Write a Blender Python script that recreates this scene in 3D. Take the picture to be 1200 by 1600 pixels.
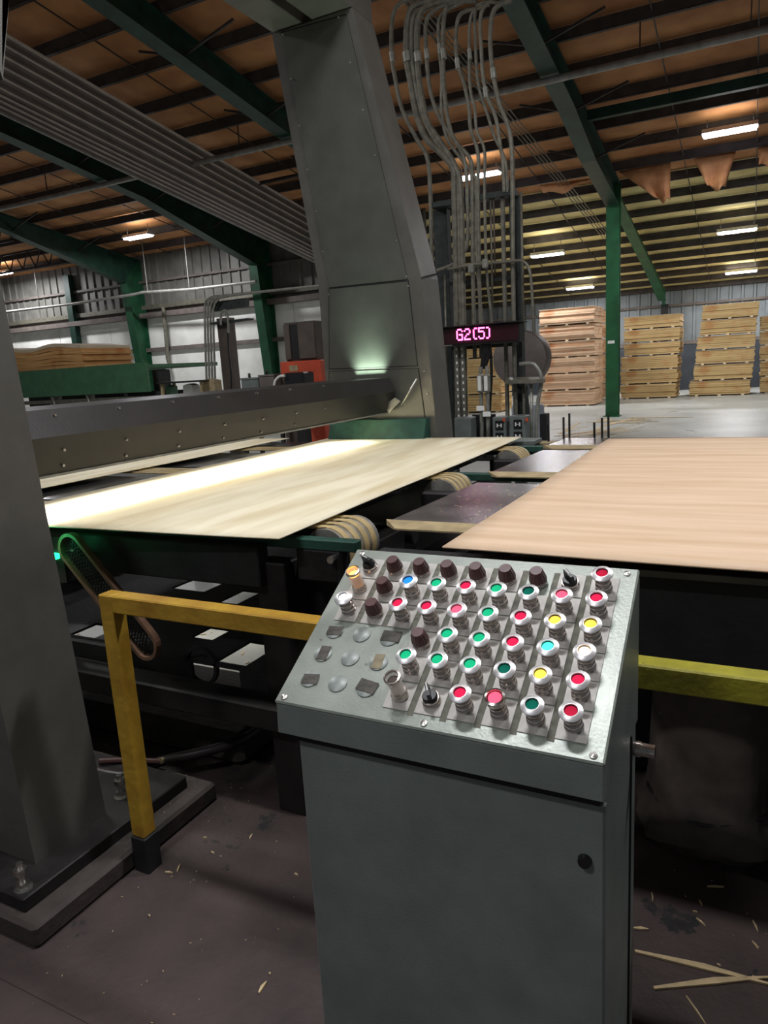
import bpy, math, random
from mathutils import Vector, Matrix
random.seed(7)
sc = bpy.context.scene
for o in list(bpy.data.objects): bpy.data.objects.remove(o)
COL = sc.collection
# ------------------------------------------------------------------ camera
H = 1.75; YAW, PIT, ROL, FOC = 0.48101993, -0.2005341, -0.05907594, 1123.52
cy, sy = math.cos(YAW), math.sin(YAW)
F_ = Vector((-sy*math.cos(PIT), cy*math.cos(PIT), math.sin(PIT)))
R0 = Vector((cy, sy, 0)); U0 = R0.cross(F_)
R_ = math.cos(ROL)*R0 + math.sin(ROL)*U0
U_ = -math.sin(ROL)*R0 + math.cos(ROL)*U0
CAM = Vector((0, 0, H))
cam = bpy.data.cameras.new('camera'); co = bpy.data.objects.new('camera', cam); COL.objects.link(co)
cam.sensor_fit = 'VERTICAL'; cam.sensor_height = 36; cam.lens = FOC/1600*36; cam.clip_end = 200; cam.clip_start = .05
co.matrix_world = Matrix.Translation(CAM) @ Matrix((R_, U_, -F_)).transposed().to_4x4()
sc.camera = co
# ------------------------------------------------------------------ world, exposure
w = bpy.data.worlds.new('world'); sc.world = w; w.use_nodes = True
w.node_tree.nodes['Background'].inputs[0].default_value = (.80, .87, 1, 1)
w.node_tree.nodes['Background'].inputs[1].default_value = .09
sc.view_settings.view_transform = 'Standard'; sc.view_settings.look = 'None'
sc.view_settings.gamma = 1; sc.view_settings.exposure = 0.0
LAMP = 125.0

def at(px, py, X=None, Y=None, Z=None):          # point of a measured plane seen at a photograph pixel
    d = F_ + R_*((px-600)/FOC) + U_*((800-py)/FOC)
    if X is not None: t = X/d.x
    elif Y is not None: t = Y/d.y
    else: t = (Z-H)/d.z
    return CAM + d*t

def area_light(name, loc, sx, syy, power, col=(1, 1, 1), direction=(0, 0, -1), parent=None, spread=180):
    l = bpy.data.lights.new(name, 'AREA'); l.shape = 'RECTANGLE'; l.size = sx; l.size_y = syy
    l.energy = power; l.color = col; l.spread = math.radians(spread)
    o = bpy.data.objects.new(name, l); COL.objects.link(o)
    o.rotation_mode = 'QUATERNION'; o.rotation_quaternion = Vector(direction).to_track_quat('-Z', 'Y')
    o.location = loc
    if parent: o.parent = parent; o.location = Vector(loc)-parent.location
    return o

# ------------------------------------------------------------------ materials
_m = {}
def mat(name, col, rough=.6, metal=0, var=.15, scale=8, bump=.0, emit=None, es=0, stretch=(1, 1, 1), col2=None, spec=.5,
        alpha=1, trans=0, bscale=None, rnd=0, lo=.35, hi=.65, coat=0):
    if name in _m: return _m[name]
    m = bpy.data.materials.new(name); m.use_nodes = True; nt = m.node_tree; b = nt.nodes['Principled BSDF']
    b.inputs['Roughness'].default_value = rough; b.inputs['Metallic'].default_value = metal
    b.inputs['Specular IOR Level'].default_value = spec; b.inputs['Alpha'].default_value = alpha
    b.inputs['Transmission Weight'].default_value = trans; b.inputs['Coat Weight'].default_value = coat
    tc = nt.nodes.new('ShaderNodeTexCoord'); mp = nt.nodes.new('ShaderNodeMapping'); nt.links.new(tc.outputs['Object'], mp.inputs[0])
    mp.inputs['Scale'].default_value = stretch
    n = nt.nodes.new('ShaderNodeTexNoise'); n.inputs['Scale'].default_value = scale; n.inputs['Detail'].default_value = 6
    nt.links.new(mp.outputs[0], n.inputs['Vector'])
    if rnd:
        oi = nt.nodes.new('ShaderNodeObjectInfo'); n.noise_dimensions = '4D'
        ml = nt.nodes.new('ShaderNodeMath'); ml.operation = 'MULTIPLY'; ml.inputs[1].default_value = 50
        nt.links.new(oi.outputs['Random'], ml.inputs[0]); nt.links.new(ml.outputs[0], n.inputs['W'])
    r = nt.nodes.new('ShaderNodeValToRGB'); nt.links.new(n.outputs['Fac'], r.inputs[0])
    c2 = col2 or tuple(min(1, c*(1+var)) for c in col); c1 = col if col2 else tuple(c*(1-var) for c in col)
    r.color_ramp.elements[0].position = lo; r.color_ramp.elements[1].position = hi
    r.color_ramp.elements[0].color = (*c1, 1); r.color_ramp.elements[1].color = (*c2, 1)
    nt.links.new(r.outputs[0], b.inputs['Base Color'])
    if bump:
        n2 = nt.nodes.new('ShaderNodeTexNoise'); n2.inputs['Scale'].default_value = bscale or scale*4; n2.inputs['Detail'].default_value = 5
        nt.links.new(mp.outputs[0], n2.inputs['Vector'])
        bp = nt.nodes.new('ShaderNodeBump'); bp.inputs['Strength'].default_value = bump; bp.inputs['Distance'].default_value = .01
        nt.links.new(n2.outputs['Fac'], bp.inputs['Height']); nt.links.new(bp.outputs[0], b.inputs['Normal'])
    if emit: b.inputs['Emission Color'].default_value = (*emit, 1); b.inputs['Emission Strength'].default_value = es
    _m[name] = m; return m

def layered(name, ca, cb, n_per_m, rnd=1):         # edges of stacked veneer: thin horizontal layers
    m = bpy.data.materials.new(name); m.use_nodes = True; nt = m.node_tree; b = nt.nodes['Principled BSDF']
    b.inputs['Roughness'].default_value = .8
    tc = nt.nodes.new('ShaderNodeTexCoord'); mp = nt.nodes.new('ShaderNodeMapping'); mp.inputs['Scale'].default_value = (.6, .6, n_per_m)
    nt.links.new(tc.outputs['Object'], mp.inputs[0])
    n = nt.nodes.new('ShaderNodeTexNoise'); n.noise_dimensions = '4D'; n.inputs['Scale'].default_value = 1; n.inputs['Detail'].default_value = 4
    n.inputs['Roughness'].default_value = .7
    oi = nt.nodes.new('ShaderNodeObjectInfo'); ml = nt.nodes.new('ShaderNodeMath'); ml.operation = 'MULTIPLY'; ml.inputs[1].default_value = 30
    nt.links.new(oi.outputs['Random'], ml.inputs[0]); nt.links.new(ml.outputs[0], n.inputs['W'])
    nt.links.new(mp.outputs[0], n.inputs['Vector'])
    r = nt.nodes.new('ShaderNodeValToRGB'); r.color_ramp.elements[0].position = .3; r.color_ramp.elements[1].position = .62
    r.color_ramp.elements[0].color = (*ca, 1); r.color_ramp.elements[1].color = (*cb, 1)
    nt.links.new(n.outputs['Fac'], r.inputs[0])
    # red-brown heartwood patches
    n3 = nt.nodes.new('ShaderNodeTexNoise'); n3.inputs['Scale'].default_value = 2.2; nt.links.new(tc.outputs['Object'], n3.inputs['Vector'])
    r3 = nt.nodes.new('ShaderNodeValToRGB'); r3.color_ramp.elements[0].position = .55; r3.color_ramp.elements[1].position = .72
    r3.color_ramp.elements[0].color = (1, 1, 1, 1); r3.color_ramp.elements[1].color = (.8, .55, .4, 1)
    nt.links.new(n3.outputs['Fac'], r3.inputs[0])
    mx = nt.nodes.new('ShaderNodeMix'); mx.data_type = 'RGBA'; mx.blend_type = 'MULTIPLY'; mx.inputs[0].default_value = .8
    nt.links.new(r.outputs[0], mx.inputs[6]); nt.links.new(r3.outputs[0], mx.inputs[7]); nt.links.new(mx.outputs[2], b.inputs['Base Color'])
    bp = nt.nodes.new('ShaderNodeBump'); bp.inputs['Strength'].default_value = .5; bp.inputs['Distance'].default_value = .03
    nt.links.new(n.outputs['Fac'], bp.inputs['Height']); nt.links.new(bp.outputs[0], b.inputs['Normal'])
    return m

M_gantry = mat('gantry_paint', (.135, .130, .112), .42, .35, .10, 6, .12, bscale=220)
M_gantry_panel = mat('gantry_panel', (.115, .116, .098), .4, .4, .10, 6, .12, bscale=220)
M_seam = mat('seam_dark', (.012, .012, .012), .8)
M_zinc = mat('zinc_bolt', (.62, .6, .56), .3, 1, .2, 30)
M_console = mat('console_paint', (.19, .22, .20), .38, .1, .10, 9, .12, bscale=260)
M_cons_top = mat('console_top_paint', (.285, .315, .27), .34, .15, .18, 7, .05, bscale=160)
M_chrome = mat('chrome', (.82, .80, .79), .38, .75, .08, 40)
M_chrome_d = mat('worn_chrome', (.60, .54, .50), .22, 1, .15, 60)
M_plate = mat('legend_plate', (.44, .42, .38), .5, .1, .14, 40)
M_grime = mat('panel_grime', (.135, .135, .10), .7, 0, .3, 60)
M_cap = mat('brown_cap', (.075, .020, .019), .38, 0, .15, 30, coat=.3)
M_black = mat('black_plastic', (.012, .012, .013), .35, 0, .1)
M_tape = mat('dark_tape', (.075, .068, .055), .75, 0, .3, 90, .3)
M_tape2 = mat('tan_tape', (.24, .2, .12), .7, 0, .2, 60)
M_blank = mat('blank_plug', (.25, .28, .255), .4, .1, .15, 60)
M_yellow = mat('yellow_paint', (.33, .17, .015), .5, 0, 0, 9, .25, col2=(.47, .28, .025), lo=.3, hi=.6)
M_yellow2 = mat('lemon_paint', (.30, .27, .018), .5, 0, .15, 14, .25)
M_soot = mat('black_paint', (.010, .010, .010), .6, 0, .3, 10, .2)
M_dark = mat('dark_machine', (.014, .012, .011), .55, .2, .4, 7, .25)
M_dgreen = mat('dark_green_steel', (.009, .042, .027), .5, .1, .35, 3, .1)
M_leggreen = mat('wall_column_green', (.012, .072, .030), .5, .1, .3, 2.5, .1)
M_colgreen = mat('column_green', (.012, .105, .035), .5, .05, .25, 2.5, .1)
M_tablegreen = mat('table_green', (.06, .165, .08), .6, 0, .12, 6)
M_rail_green = mat('rail_green', (.02, .07, .05), .5, .2, .3, 12)
M_veneerA = mat('pale_veneer', (.66, .55, .33), .7, 0, 0, 3, .08, stretch=(2.2, .35, 1), col2=(.86, .79, .58), lo=.3, hi=.6)
M_veneerB = mat('pink_veneer', (.62, .42, .25), .7, 0, 0, 3, .08, stretch=(.45, 4, 1), col2=(.74, .55, .38), lo=.3, hi=.65)
M_belt = mat('tan_belt', (.45, .34, .16), .6, 0, .12, 20)
M_tan = mat('worn_wood_strip', (.36, .28, .15), .6, 0, .2, 14)
M_slide = mat('slide_steel', (.125, .105, .10), .26, .35, .35, 6, .05)
M_slide_l = mat('slide_steel_left', (.05, .05, .052), .16, .5, .3, 4)
M_steel = mat('drum_steel', (.42, .40, .36), .4, .6, .2, 20)
M_conduit = mat('galv_conduit', (.18, .17, .13), .5, .35, .25, 14)
M_conduit_b = mat('bright_conduit', (.30, .295, .25), .45, .4, .2, 14)
M_rack = mat('rack_dark', (.03, .038, .034), .6, .2, .3, 10)
M_box = mat('grey_enclosure', (.15, .175, .16), .5, .1, .15, 9)
M_orange = mat('orange_insulation', (.36, .15, .055), .75, 0, 0, 1.3, .25, col2=(.56, .27, .105), bscale=3)
M_yinsul = mat('yellow_insulation', (.66, .54, .22), .75, 0, 0, 1.3, .25, col2=(.85, .74, .36), bscale=3)
M_purlin = mat('purlin_steel', (.05, .042, .038), .6, .1, .3, 4)
M_pipe = mat('sprinkler_pipe', (.30, .29, .26), .5, .3, .2, 6)
M_curtain = mat('curtain_metal', (.24, .22, .20), .5, .3, .12, 3)
M_rib = mat('curtain_rib', (.80, .74, .66), .5, .3, .1, 3)
M_wallc = mat('metal_siding', (.17, .165, .145), .55, .2, .18, 2)
M_wallf = mat('far_siding', (.22, .25, .26), .55, .2, .18, 1.2)
M_white = mat('white_liner', (.86, .86, .80), .6, 0, .1, 1.5)
M_girt = mat('girt_brown', (.15, .125, .11), .6, 0, .2, 4)
M_conc = mat('warehouse_concrete', (.34, .35, .325), .42, 0, 0, .55, .1, col2=(.50, .515, .485), bscale=6, lo=.35, hi=.62)
M_deck = mat('oily_deck', (.034, .024, .022), .66, .05, 0, 1.8, .4, col2=(.085, .058, .052), bscale=30)
M_pedestal = mat('oily_concrete', (.03, .024, .02), .7, 0, 0, 5, .4, col2=(.065, .050, .042), bscale=30)
M_edgeW = layered('veneer_edges_pink', (.50, .30, .18), (.80, .56, .37), 28)
M_edgeO = layered('veneer_edges_orange', (.50, .24, .07), (.80, .46, .18), 30)
M_edgeY = layered('veneer_edges_yellow', (.40, .26, .10), (.66, .47, .22), 28)
M_topW = mat('veneer_top', (.72, .6, .42), .7, 0, .1, 3)
M_splint = mat('splinter_wood', (.62, .47, .26), .7, 0, .2, 12)
M_red = mat('orange_red_paint', (.55, .075, .03), .5, 0, .15, 5)
M_brown = mat('brown_cabinet', (.085, .065, .05), .6, 0, .2, 5)
M_tube = mat('lamp_glow', (1, 1, 1), .5, emit=(.93, .90, 1), es=22)
M_lampw = mat('lamp_housing', (.6, .6, .6), .5)
M_led = mat('led_pink', (1, .2, .5), .5, emit=(1, .13, .50), es=5)
M_signface = mat('sign_face', (.035, .008, .012), .3, 0, .1)
M_grl = mat('green_glow', (0, 1, .3), .5, emit=(.02, 1, .30), es=3)
M_bag = mat('dusty_liner', (.085, .066, .054), .7, 0, .3, 8, .5, bscale=14)
M_rubber = mat('rubber_hose', (.03, .022, .022), .4, 0, .2, 10)
M_disc = mat('disc_metal', (.20, .17, .15), .5, .3, .15, 5)
M_glass = mat('clear_lens', (.9, .82, .75), .15, 0, .05, alpha=.35)
M_rust = mat('rusty_rim', (.16, .085, .05), .6, .2, .25, 20)
M_bluew = mat('pale_blue_plastic', (.45, .5, .56), .5, 0, .1)
def lens_mat(n, base, em, es): return mat('lens_'+n, base, .5, 0, .1, 60, emit=em, es=es*1.1, spec=.02)
LENS = {'R': lens_mat('red', (.30, .01, .03), (1, .02, .11), .62), 'RB': lens_mat('red_bright', (.5, .04, .08), (1, .10, .18), 1.2),
        'G': lens_mat('green', (.01, .22, .11), (.01, .85, .36), .45), 'GD': lens_mat('green_dim', (.004, .10, .07), (.0, .5, .3), .10),
        'GB': lens_mat('green_bright', (.05, .5, .4), (.08, 1, .72), 1.0), 'B': lens_mat('blue', (.01, .12, .5), (.03, .35, 1), .7),
        'Y': lens_mat('yellow', (.6, .42, .03), (1, .72, .10), .95), 'W': lens_mat('white', (.9, .9, .9), (1, 1, 1), 2.2),
        'O': lens_mat('warm', (1, .75, .5), (1, .66, .40), 1.8), 'RD': lens_mat('red_dim', (.26, .01, .03), (1, .02, .08), .35)}
M_amber = mat('amber_bulb', (1, .5, .1), .3, emit=(1, .42, .06), es=4)

def wear(m, col, sc_, th):                          # chipped paint: small dark spots of bare steel
    nt = m.node_tree; b = nt.nodes['Principled BSDF']; src = b.inputs['Base Color'].links[0].from_socket
    tc = nt.nodes.new('ShaderNodeTexCoord'); n = nt.nodes.new('ShaderNodeTexNoise'); n.inputs['Scale'].default_value = sc_; n.inputs['Detail'].default_value = 8; n.inputs['Roughness'].default_value = .7
    nt.links.new(tc.outputs['Object'], n.inputs['Vector']); r = nt.nodes.new('ShaderNodeValToRGB'); nt.links.new(n.outputs['Fac'], r.inputs[0])
    r.color_ramp.elements[0].position = th; r.color_ramp.elements[1].position = th+.02
    mx = nt.nodes.new('ShaderNodeMix'); mx.data_type = 'RGBA'; nt.links.new(r.outputs[0], mx.inputs[0]); nt.links.new(src, mx.inputs[6]); mx.inputs[7].default_value = (*col, 1)
    nt.links.new(mx.outputs[2], b.inputs['Base Color'])
wear(M_yellow, (.05, .03, .02), 38, .67); wear(M_yellow2, (.05, .04, .02), 38, .68)
wear(M_deck, (.02, .018, .017), 3.2, .60); wear(M_cons_top, (.16, .165, .14), 22, .66); wear(M_console, (.13, .14, .12), 5, .68)
wear(M_conc, (.20, .195, .18), 1.1, .62)
# ------------------------------------------------------------------ mesh builder
class MB:
    def __init__(s): s.v = []; s.f = []; s.sm = []
    def add(s, vs, fs, smooth=False):
        n = len(s.v); s.v += [tuple(p) for p in vs]; s.f += [tuple(i+n for i in f) for f in fs]; s.sm += [smooth]*len(fs); return s
    def hexa(s, p):          # 8 points: bottom 4 ccw, top 4 ccw
        return s.add(p, [(3, 2, 1, 0), (4, 5, 6, 7), (0, 1, 5, 4), (1, 2, 6, 5), (2, 3, 7, 6), (3, 0, 4, 7)])
    def box(s, x0, x1, y0, y1, z0, z1):
        return s.hexa([(x0, y0, z0), (x1, y0, z0), (x1, y1, z0), (x0, y1, z0), (x0, y0, z1), (x1, y0, z1), (x1, y1, z1), (x0, y1, z1)])
    def bbox(s, x0, x1, y0, y1, z0, z1, b=.004):     # box with chamfered edges
        vs = []; xs, ys, zs = (x0, x1), (y0, y1), (z0, z1)
        import itertools
        for k in range(3):
            pass
        pts = {}
        for ix, iy, iz in itertools.product((0, 1), repeat=3):
            sx, s_y, sz = (1-2*ix), (1-2*iy), (1-2*iz)
            X, Y, Z = xs[ix], ys[iy], zs[iz]
            for a, p in enumerate(((X, Y+s_y*b, Z+sz*b), (X+sx*b, Y, Z+sz*b), (X+sx*b, Y+s_y*b, Z))):
                pts[ix, iy, iz, a] = len(vs); vs.append(p)
        g = lambda *k: pts[k]
        fs = []
        for a in range(3):
            o1, o2 = [q for q in range(3) if q != a]
            for side in (0, 1):
                def idx(u, v):
                    k = [0, 0, 0]; k[a] = side; k[o1] = u; k[o2] = v; return g(*k, a)
                q = [idx(0, 0), idx(1, 0), idx(1, 1), idx(0, 1)]
                fs.append(q)
        for a in range(3):       # edges parallel to a
            o1, o2 = [q for q in range(3) if q != a]
            for u in (0, 1):
                for v in (0, 1):
                    def idx(w_, pl):
                        k = [0, 0, 0]; k[a] = w_; k[o1] = u; k[o2] = v; return g(*k, pl)
                    fs.append([idx(0, o1), idx(1, o1), idx(1, o2), idx(0, o2)])
        for c in itertools.product((0, 1), repeat=3): fs.append([g(*c, 0), g(*c, 1), g(*c, 2)])
        return s.add(vs, fs)
    def prism(s, poly, axis, a, b):      # poly in the two other axes
        n = len(poly)
        def P(p, t):
            return (t, p[0], p[1]) if axis == 'X' else (p[0], t, p[1]) if axis == 'Y' else (p[0], p[1], t)
        vs = [P(p, a) for p in poly]+[P(p, b) for p in poly]
        return s.add(vs, [tuple(range(n))[::-1], tuple(range(n, 2*n))]+[(i, (i+1) % n, n+(i+1) % n, n+i) for i in range(n)])
    def plate(s, q, t):      # quad corners + thickness vector
        t = Vector(t); q = [Vector(p) for p in q]
        return s.hexa([*q, *[p+t for p in q]])
    def bar(s, p, q, wd, hg=None, up=(0, 0, 1)):
        p, q = Vector(p), Vector(q); d = (q-p).normalized(); up = Vector(up)
        if abs(d.dot(up)) > .95: up = Vector((0, 1, 0))
        a = d.cross(up).normalized()*(wd/2); b = a.cross(d).normalized()*((hg or wd)/2)
        return s.hexa([p-a-b, p+a-b, q+a-b, q-a-b, p-a+b, p+a+b, q+a+b, q-a+b])
    def tube(s, pts, r, n=8, cap=True):
        pts = [Vector(p) for p in pts]; rs = r if isinstance(r, (list, tuple)) else [r]*len(pts)
        d0 = (pts[1]-pts[0]).normalized(); a = d0.orthogonal().normalized(); vs = []
        for i, p in enumerate(pts):
            d = (pts[min(i+1, len(pts)-1)]-pts[max(i-1, 0)]).normalized()
            a = (a-d*a.dot(d)).normalized(); b = d.cross(a)
            for k in range(n):
                t = 2*math.pi*k/n; vs.append(p+(a*math.cos(t)+b*math.sin(t))*rs[i])
        m = len(pts); fs = [(i*n+k, i*n+(k+1) % n, (i+1)*n+(k+1) % n, (i+1)*n+k) for i in range(m-1) for k in range(n)]
        s.add(vs, fs, n > 6)
        if cap: s.add(vs[:n], [tuple(range(n))[::-1]]); s.add(vs[-n:], [tuple(range(n))])
        return s
    def lathe(s, prof, c=(0, 0, 0), axis='Z', n=16, smooth=True, cap=True):
        c = Vector(c); vs = []
        for r, h in prof:
            for k in range(n):
                t = 2*math.pi*k/n; u, v = r*math.cos(t), r*math.sin(t)
                vs.append(c+Vector((u, v, h) if axis == 'Z' else (h, u, v) if axis == 'X' else (v, h, u)))
        m = len(prof); s.add(vs, [(i*n+k, i*n+(k+1) % n, (i+1)*n+(k+1) % n, (i+1)*n+k) for i in range(m-1) for k in range(n)], smooth)
        if not cap: return s
        if prof[0][0] > 1e-6: s.add(vs[:n], [tuple(range(n))[::-1]])
        if prof[-1][0] > 1e-6: s.add(vs[-n:], [tuple(range(n))])
        return s
    def mesh(s, name, m, off=(0, 0, 0)):
        me = bpy.data.meshes.new(name); ox, oy, oz = off
        me.from_pydata([(x-ox, y-oy, z-oz) for x, y, z in s.v], [], s.f)
        me.polygons.foreach_set('use_smooth', s.sm); me.materials.append(m); me.update()
        import bmesh
        bm = bmesh.new(); bm.from_mesh(me); bmesh.ops.remove_doubles(bm, verts=bm.verts, dist=1e-6)
        bmesh.ops.recalc_face_normals(bm, faces=bm.faces); 
        for e in bm.edges:
            if len(e.link_faces) == 2 and e.calc_face_angle(0) > .7: e.smooth = False
        bm.to_mesh(me); bm.free()
        return me

def smooth_path(pts, k=4):       # Catmull-Rom
    pts = [Vector(p) for p in pts]; out = []
    for i in range(len(pts)-1):
        p0, p1, p2, p3 = pts[max(i-1, 0)], pts[i], pts[i+1], pts[min(i+2, len(pts)-1)]
        for j in range(k):
            t = j/k; out.append(.5*((2*p1)+(p2-p0)*t+(2*p0-5*p1+4*p2-p3)*t*t+(3*p1-p0-3*p2+p3)*t**3))
    out.append(pts[-1]); return out

def thing(name, label, cat, loc=(0, 0, 0), group=None, rotz=0):
    o = bpy.data.objects.new(name, None); COL.objects.link(o); o.location = loc; o.rotation_euler.z = rotz
    o.empty_display_size = .1; o['label'] = label; o['category'] = cat
    if group: o['group'] = group
    return o
def wloc(o):
    v = Vector(o.location)
    while o.parent: o = o.parent; v = v+Vector(o.location)
    return v
def part(name, mb, m, parent, label=None, local=False, stuff=False):   # world coordinates unless local
    off = (0, 0, 0) if local else wloc(parent)
    o = bpy.data.objects.new(name, mb.mesh(name, m, off)); COL.objects.link(o); o.parent = parent
    if label: o['label'] = label
    if stuff: o['kind'] = 'stuff'
    return o
def solo(name, mb, m, label, cat, loc=(0, 0, 0), group=None):          # one-mesh thing, world coordinates
    o = bpy.data.objects.new(name, mb.mesh(name, m, loc)); COL.objects.link(o); o.location = loc
    o['label'] = label; o['category'] = cat
    if group: o['group'] = group
    return o
def struct(name, mb, m, parent=None):
    o = bpy.data.objects.new(name, mb.mesh(name, m)); COL.objects.link(o)
    if parent: o.parent = parent
    else: o['kind'] = 'structure'
    return o
def copy_tree(o, parent=None):
    c = o.copy(); COL.objects.link(c)
    if parent: c.parent = parent
    for ch in list(o.children): copy_tree(ch, c)
    return c

# ================================================================== SETTING
DW = 21.3
def roofz(y): return 6.35+.158*(DW-y)
floor = struct('floor', MB().box(-46, 9, -5, 34.2, -.14, -.02), M_conc)
dk = 0                                           # steel deck plates of the operator's area, joints between them
for (x0, x1) in ((-6.4, -3.9), (-3.899, -.62), (-.619, 3.2)):
    for (y0, y1) in ((-2.2, 1.08), (1.081, 3.0)):
        part('deck_plate', MB().bbox(x0, x1, y0, y1, -.02, 0, .0008), M_deck, floor)
# roof: insulation sagging between purlins
PS = 1.22
def sag_roof(y0, y1, x0, x1):
    mb = MB(); ys = []; k = 0
    n = int(round((y1-y0)/PS)); step = (y1-y0)/n; vs = []; rows = n*4+1; nx = 12
    for i in range(rows):
        y = y0+step*i/4; s = math.sin(math.pi*(i % 4)/4)*.07
        for j in range(nx+1): vs.append((x0+(x1-x0)*j/nx, y, roofz(y)+.02-s))
    fs = [(i*(nx+1)+j, i*(nx+1)+j+1, (i+1)*(nx+1)+j+1, (i+1)*(nx+1)+j) for i in range(rows-1) for j in range(nx)]
    mb.add(vs, fs, True); return mb, step
rm, st1 = sag_roof(-4, 21.6, -46, 9)
ceiling = struct('ceiling', MB().prism([(-4, roofz(-4)+.1), (34.2, roofz(34.2)+.1), (34.2, roofz(34.2)+.16), (-4, roofz(-4)+.16)], 'X', -46, 9), M_wallf)
part('insulation', rm, M_orange, ceiling, 'orange faced roof insulation')
rm2, st2 = sag_roof(21.6, 34.1, -46, 9)
part('insulation', rm2, M_yinsul, ceiling, 'yellowish roof insulation')
y = -4+st1
while y < 34:
    z = roofz(y)
    mb = MB().box(-46, 9, y-.035, y+.035, z-.23, z-.02); mb.box(-46, 9, y-.035, y+.05, z-.235, z-.222)
    part('purlin', mb, M_purlin, ceiling); y += PS if y > 21.5 else st1
# sag rods between the purlins
for i, xr in enumerate((-19.2, -17, -13.4, -11, -7.4, -5.4, -1.8, -.2, 1.6)):
    part('sag_rod', MB().bar((xr, 6, roofz(6)-.15), (xr, 33.5, roofz(33.5)-.15), .022), M_purlin, ceiling)

# wall at left (plane Y = DW) ends at the third frame
wl = struct('wall_left', MB().box(-46, -9.1, DW, DW+.15, 0, 4.35), M_girt)
mb = MB()
def corrugated(mb, x0, x1, yf, z0, z1, pitch=.3, d=.05):
    n = int((x1-x0)/pitch); vs = []; fs = []
    for i in range(n+1):
        x = x0+i*pitch
        for q, (dx, dy) in enumerate(((0, 0), (.2, 0), (.22, -d), (.28, -d))):
            X = x+pitch*(dx/.3)
            z1_ = z1(X) if callable(z1) else z1
            vs += [(X, yf+dy, z0), (X, yf+dy, z1_)]
    m = len(vs)//2; fs = [(2*i, 2*i+2, 2*i+3, 2*i+1) for i in range(m-1)]
    return mb.add(vs, fs)
part('siding', corrugated(MB(), -46, -9.2, DW-.01, 4.35, 6.36, .42), M_wallc, wl, 'dusty grey corrugated upper siding')
x = -46.0
while x < -9.3:
    part('liner_panel', MB().bbox(x+.01, x+2.89, DW-.05, DW, .05, 4.02, .004), M_white, wl); x += 2.9
part('girt', MB().box(-46, -9.2, DW-.32, DW-.05, 4.02, 4.2), M_girt, wl)
part('girt', MB().box(-46, -9.2, DW-.14, DW-.05, 4.34, 4.5), M_conduit, wl)
part('girt', MB().box(-46, -9.2, DW-.18, DW-.05, 2.78, 2.92), M_girt, wl)
part('girt', MB().box(-46, -9.2, DW-.14, DW-.05, 5.3, 5.38), M_girt, wl)
wb = struct('wall_back', corrugated(MB(), -46, 9, 34.0, -.02, 4.4, .45, .05), M_wallf)
part('girt', MB().box(-46, 9, 33.84, 33.94, 1.9, 2.05), M_girt, wb)
part('lower_panel', MB().box(-46, 9, 33.86, 33.93, -.02, 1.88), mat('dark_lower_wall', (.045, .055, .07), .6, 0, .2, 1.5), wb, 'dark panel along the foot of the back wall')  # dark panel added to cover the pale strip at the wall foot
part('girt', MB().box(-46, 9, 33.84, 33.94, 3.5, 3.6), M_girt, wb)

# portal frames of dark green steel
def frame(x, label, wall_end=True, m=M_dgreen, mc=M_leggreen):
    t = thing('portal_frame', label, 'steel frame', (x, DW-.3, -.02), 'green steel frames under the roof')
    bot = [(-3.5, 9.45), (9.2, 7.55), (12, 7.13), (15.6, 6.55), (20.4, 5.28)]
    if not wall_end: bot = [(-3.5, 9.45), (9.2, 7.55), (12, 7.13), (15.6, 6.55), (17.8, 6.0), (20.85, 5.55)]
    top = [(21.2, roofz(21.2)-.235), (-3.5, roofz(-3.5)-.235)]
    web = MB().prism(bot+top, 'X', x-.012, x+.012)
    part('rafter', web, m, t)
    fl = MB()
    for a, b in zip(bot[:-1], bot[1:]): fl.prism([(a[0], a[1]-.012), (b[0], b[1]-.012), (b[0], b[1]+.012), (a[0], a[1]+.012)], 'X', x-.17, x+.17)
    fl.prism([(top[0][0], top[0][1]-.012), (top[1][0], top[1][1]-.012), (top[1][0], top[1][1]+.01), (top[0][0], top[0][1]+.01)], 'X', x-.15, x+.15)
    part('flange', fl, m, t)
    if wall_end: inner = [(20.4, 5.28), (20.9, 0)]
    else: inner = [(20.95, 5.55), (20.98, 0)]
    cw = MB().prism([inner[1], (21.2, 0), (21.2, roofz(21.2)-.24), inner[0]], 'X', x-.012, x+.012)
    wd = .17
    cw.prism([(inner[0][0]-.012, inner[0][1]), (inner[1][0]-.012, -.02), (inner[1][0]+.012, -.02), (inner[0][0]+.012, inner[0][1])], 'X', x-wd, x+wd)
    cw.prism([(21.19, -.02), (21.21, -.02), (21.21, roofz(21.2)-.24), (21.19, roofz(21.2)-.24)], 'X', x-wd, x+wd)
    part('column', cw, mc, t)
    part('base_plate', MB().box(x-.22, x+.22, 20.8, 21.28, -.02, .0), mc, t)
    for yb in (11.2, 13.6, 16.1, 18.5):
        fb = MB(); fb.bar((x, yb, 7.3-(yb-11)*.16+.1), (x-1.1, yb+.1, roofz(yb)-.22), .04); fb.bar((x, yb, 7.3-(yb-11)*.16+.1), (x+1.1, yb+.1, roofz(yb)-.22), .04)
        part('flange_brace', fb, M_purlin, t)
    return t
fr = frame(-3.565, 'green steel frame whose single column stands free on the open concrete floor at right', False, M_dgreen, M_colgreen)
part('sticker', MB().box(-3.68, -3.5, 20.955, 20.965, 1.98, 2.06), M_white, fr, 'small white sticker on the column')
frame(-9.35, 'green steel frame whose rafter runs down behind the top of the tall grey tower')
frame(-15.0, 'nearly black steel frame behind the ribbed metal curtain, foot left of the tower')
frame(-20.9, 'green steel frame with its column behind the green table, left of the grey conduit post')
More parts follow.
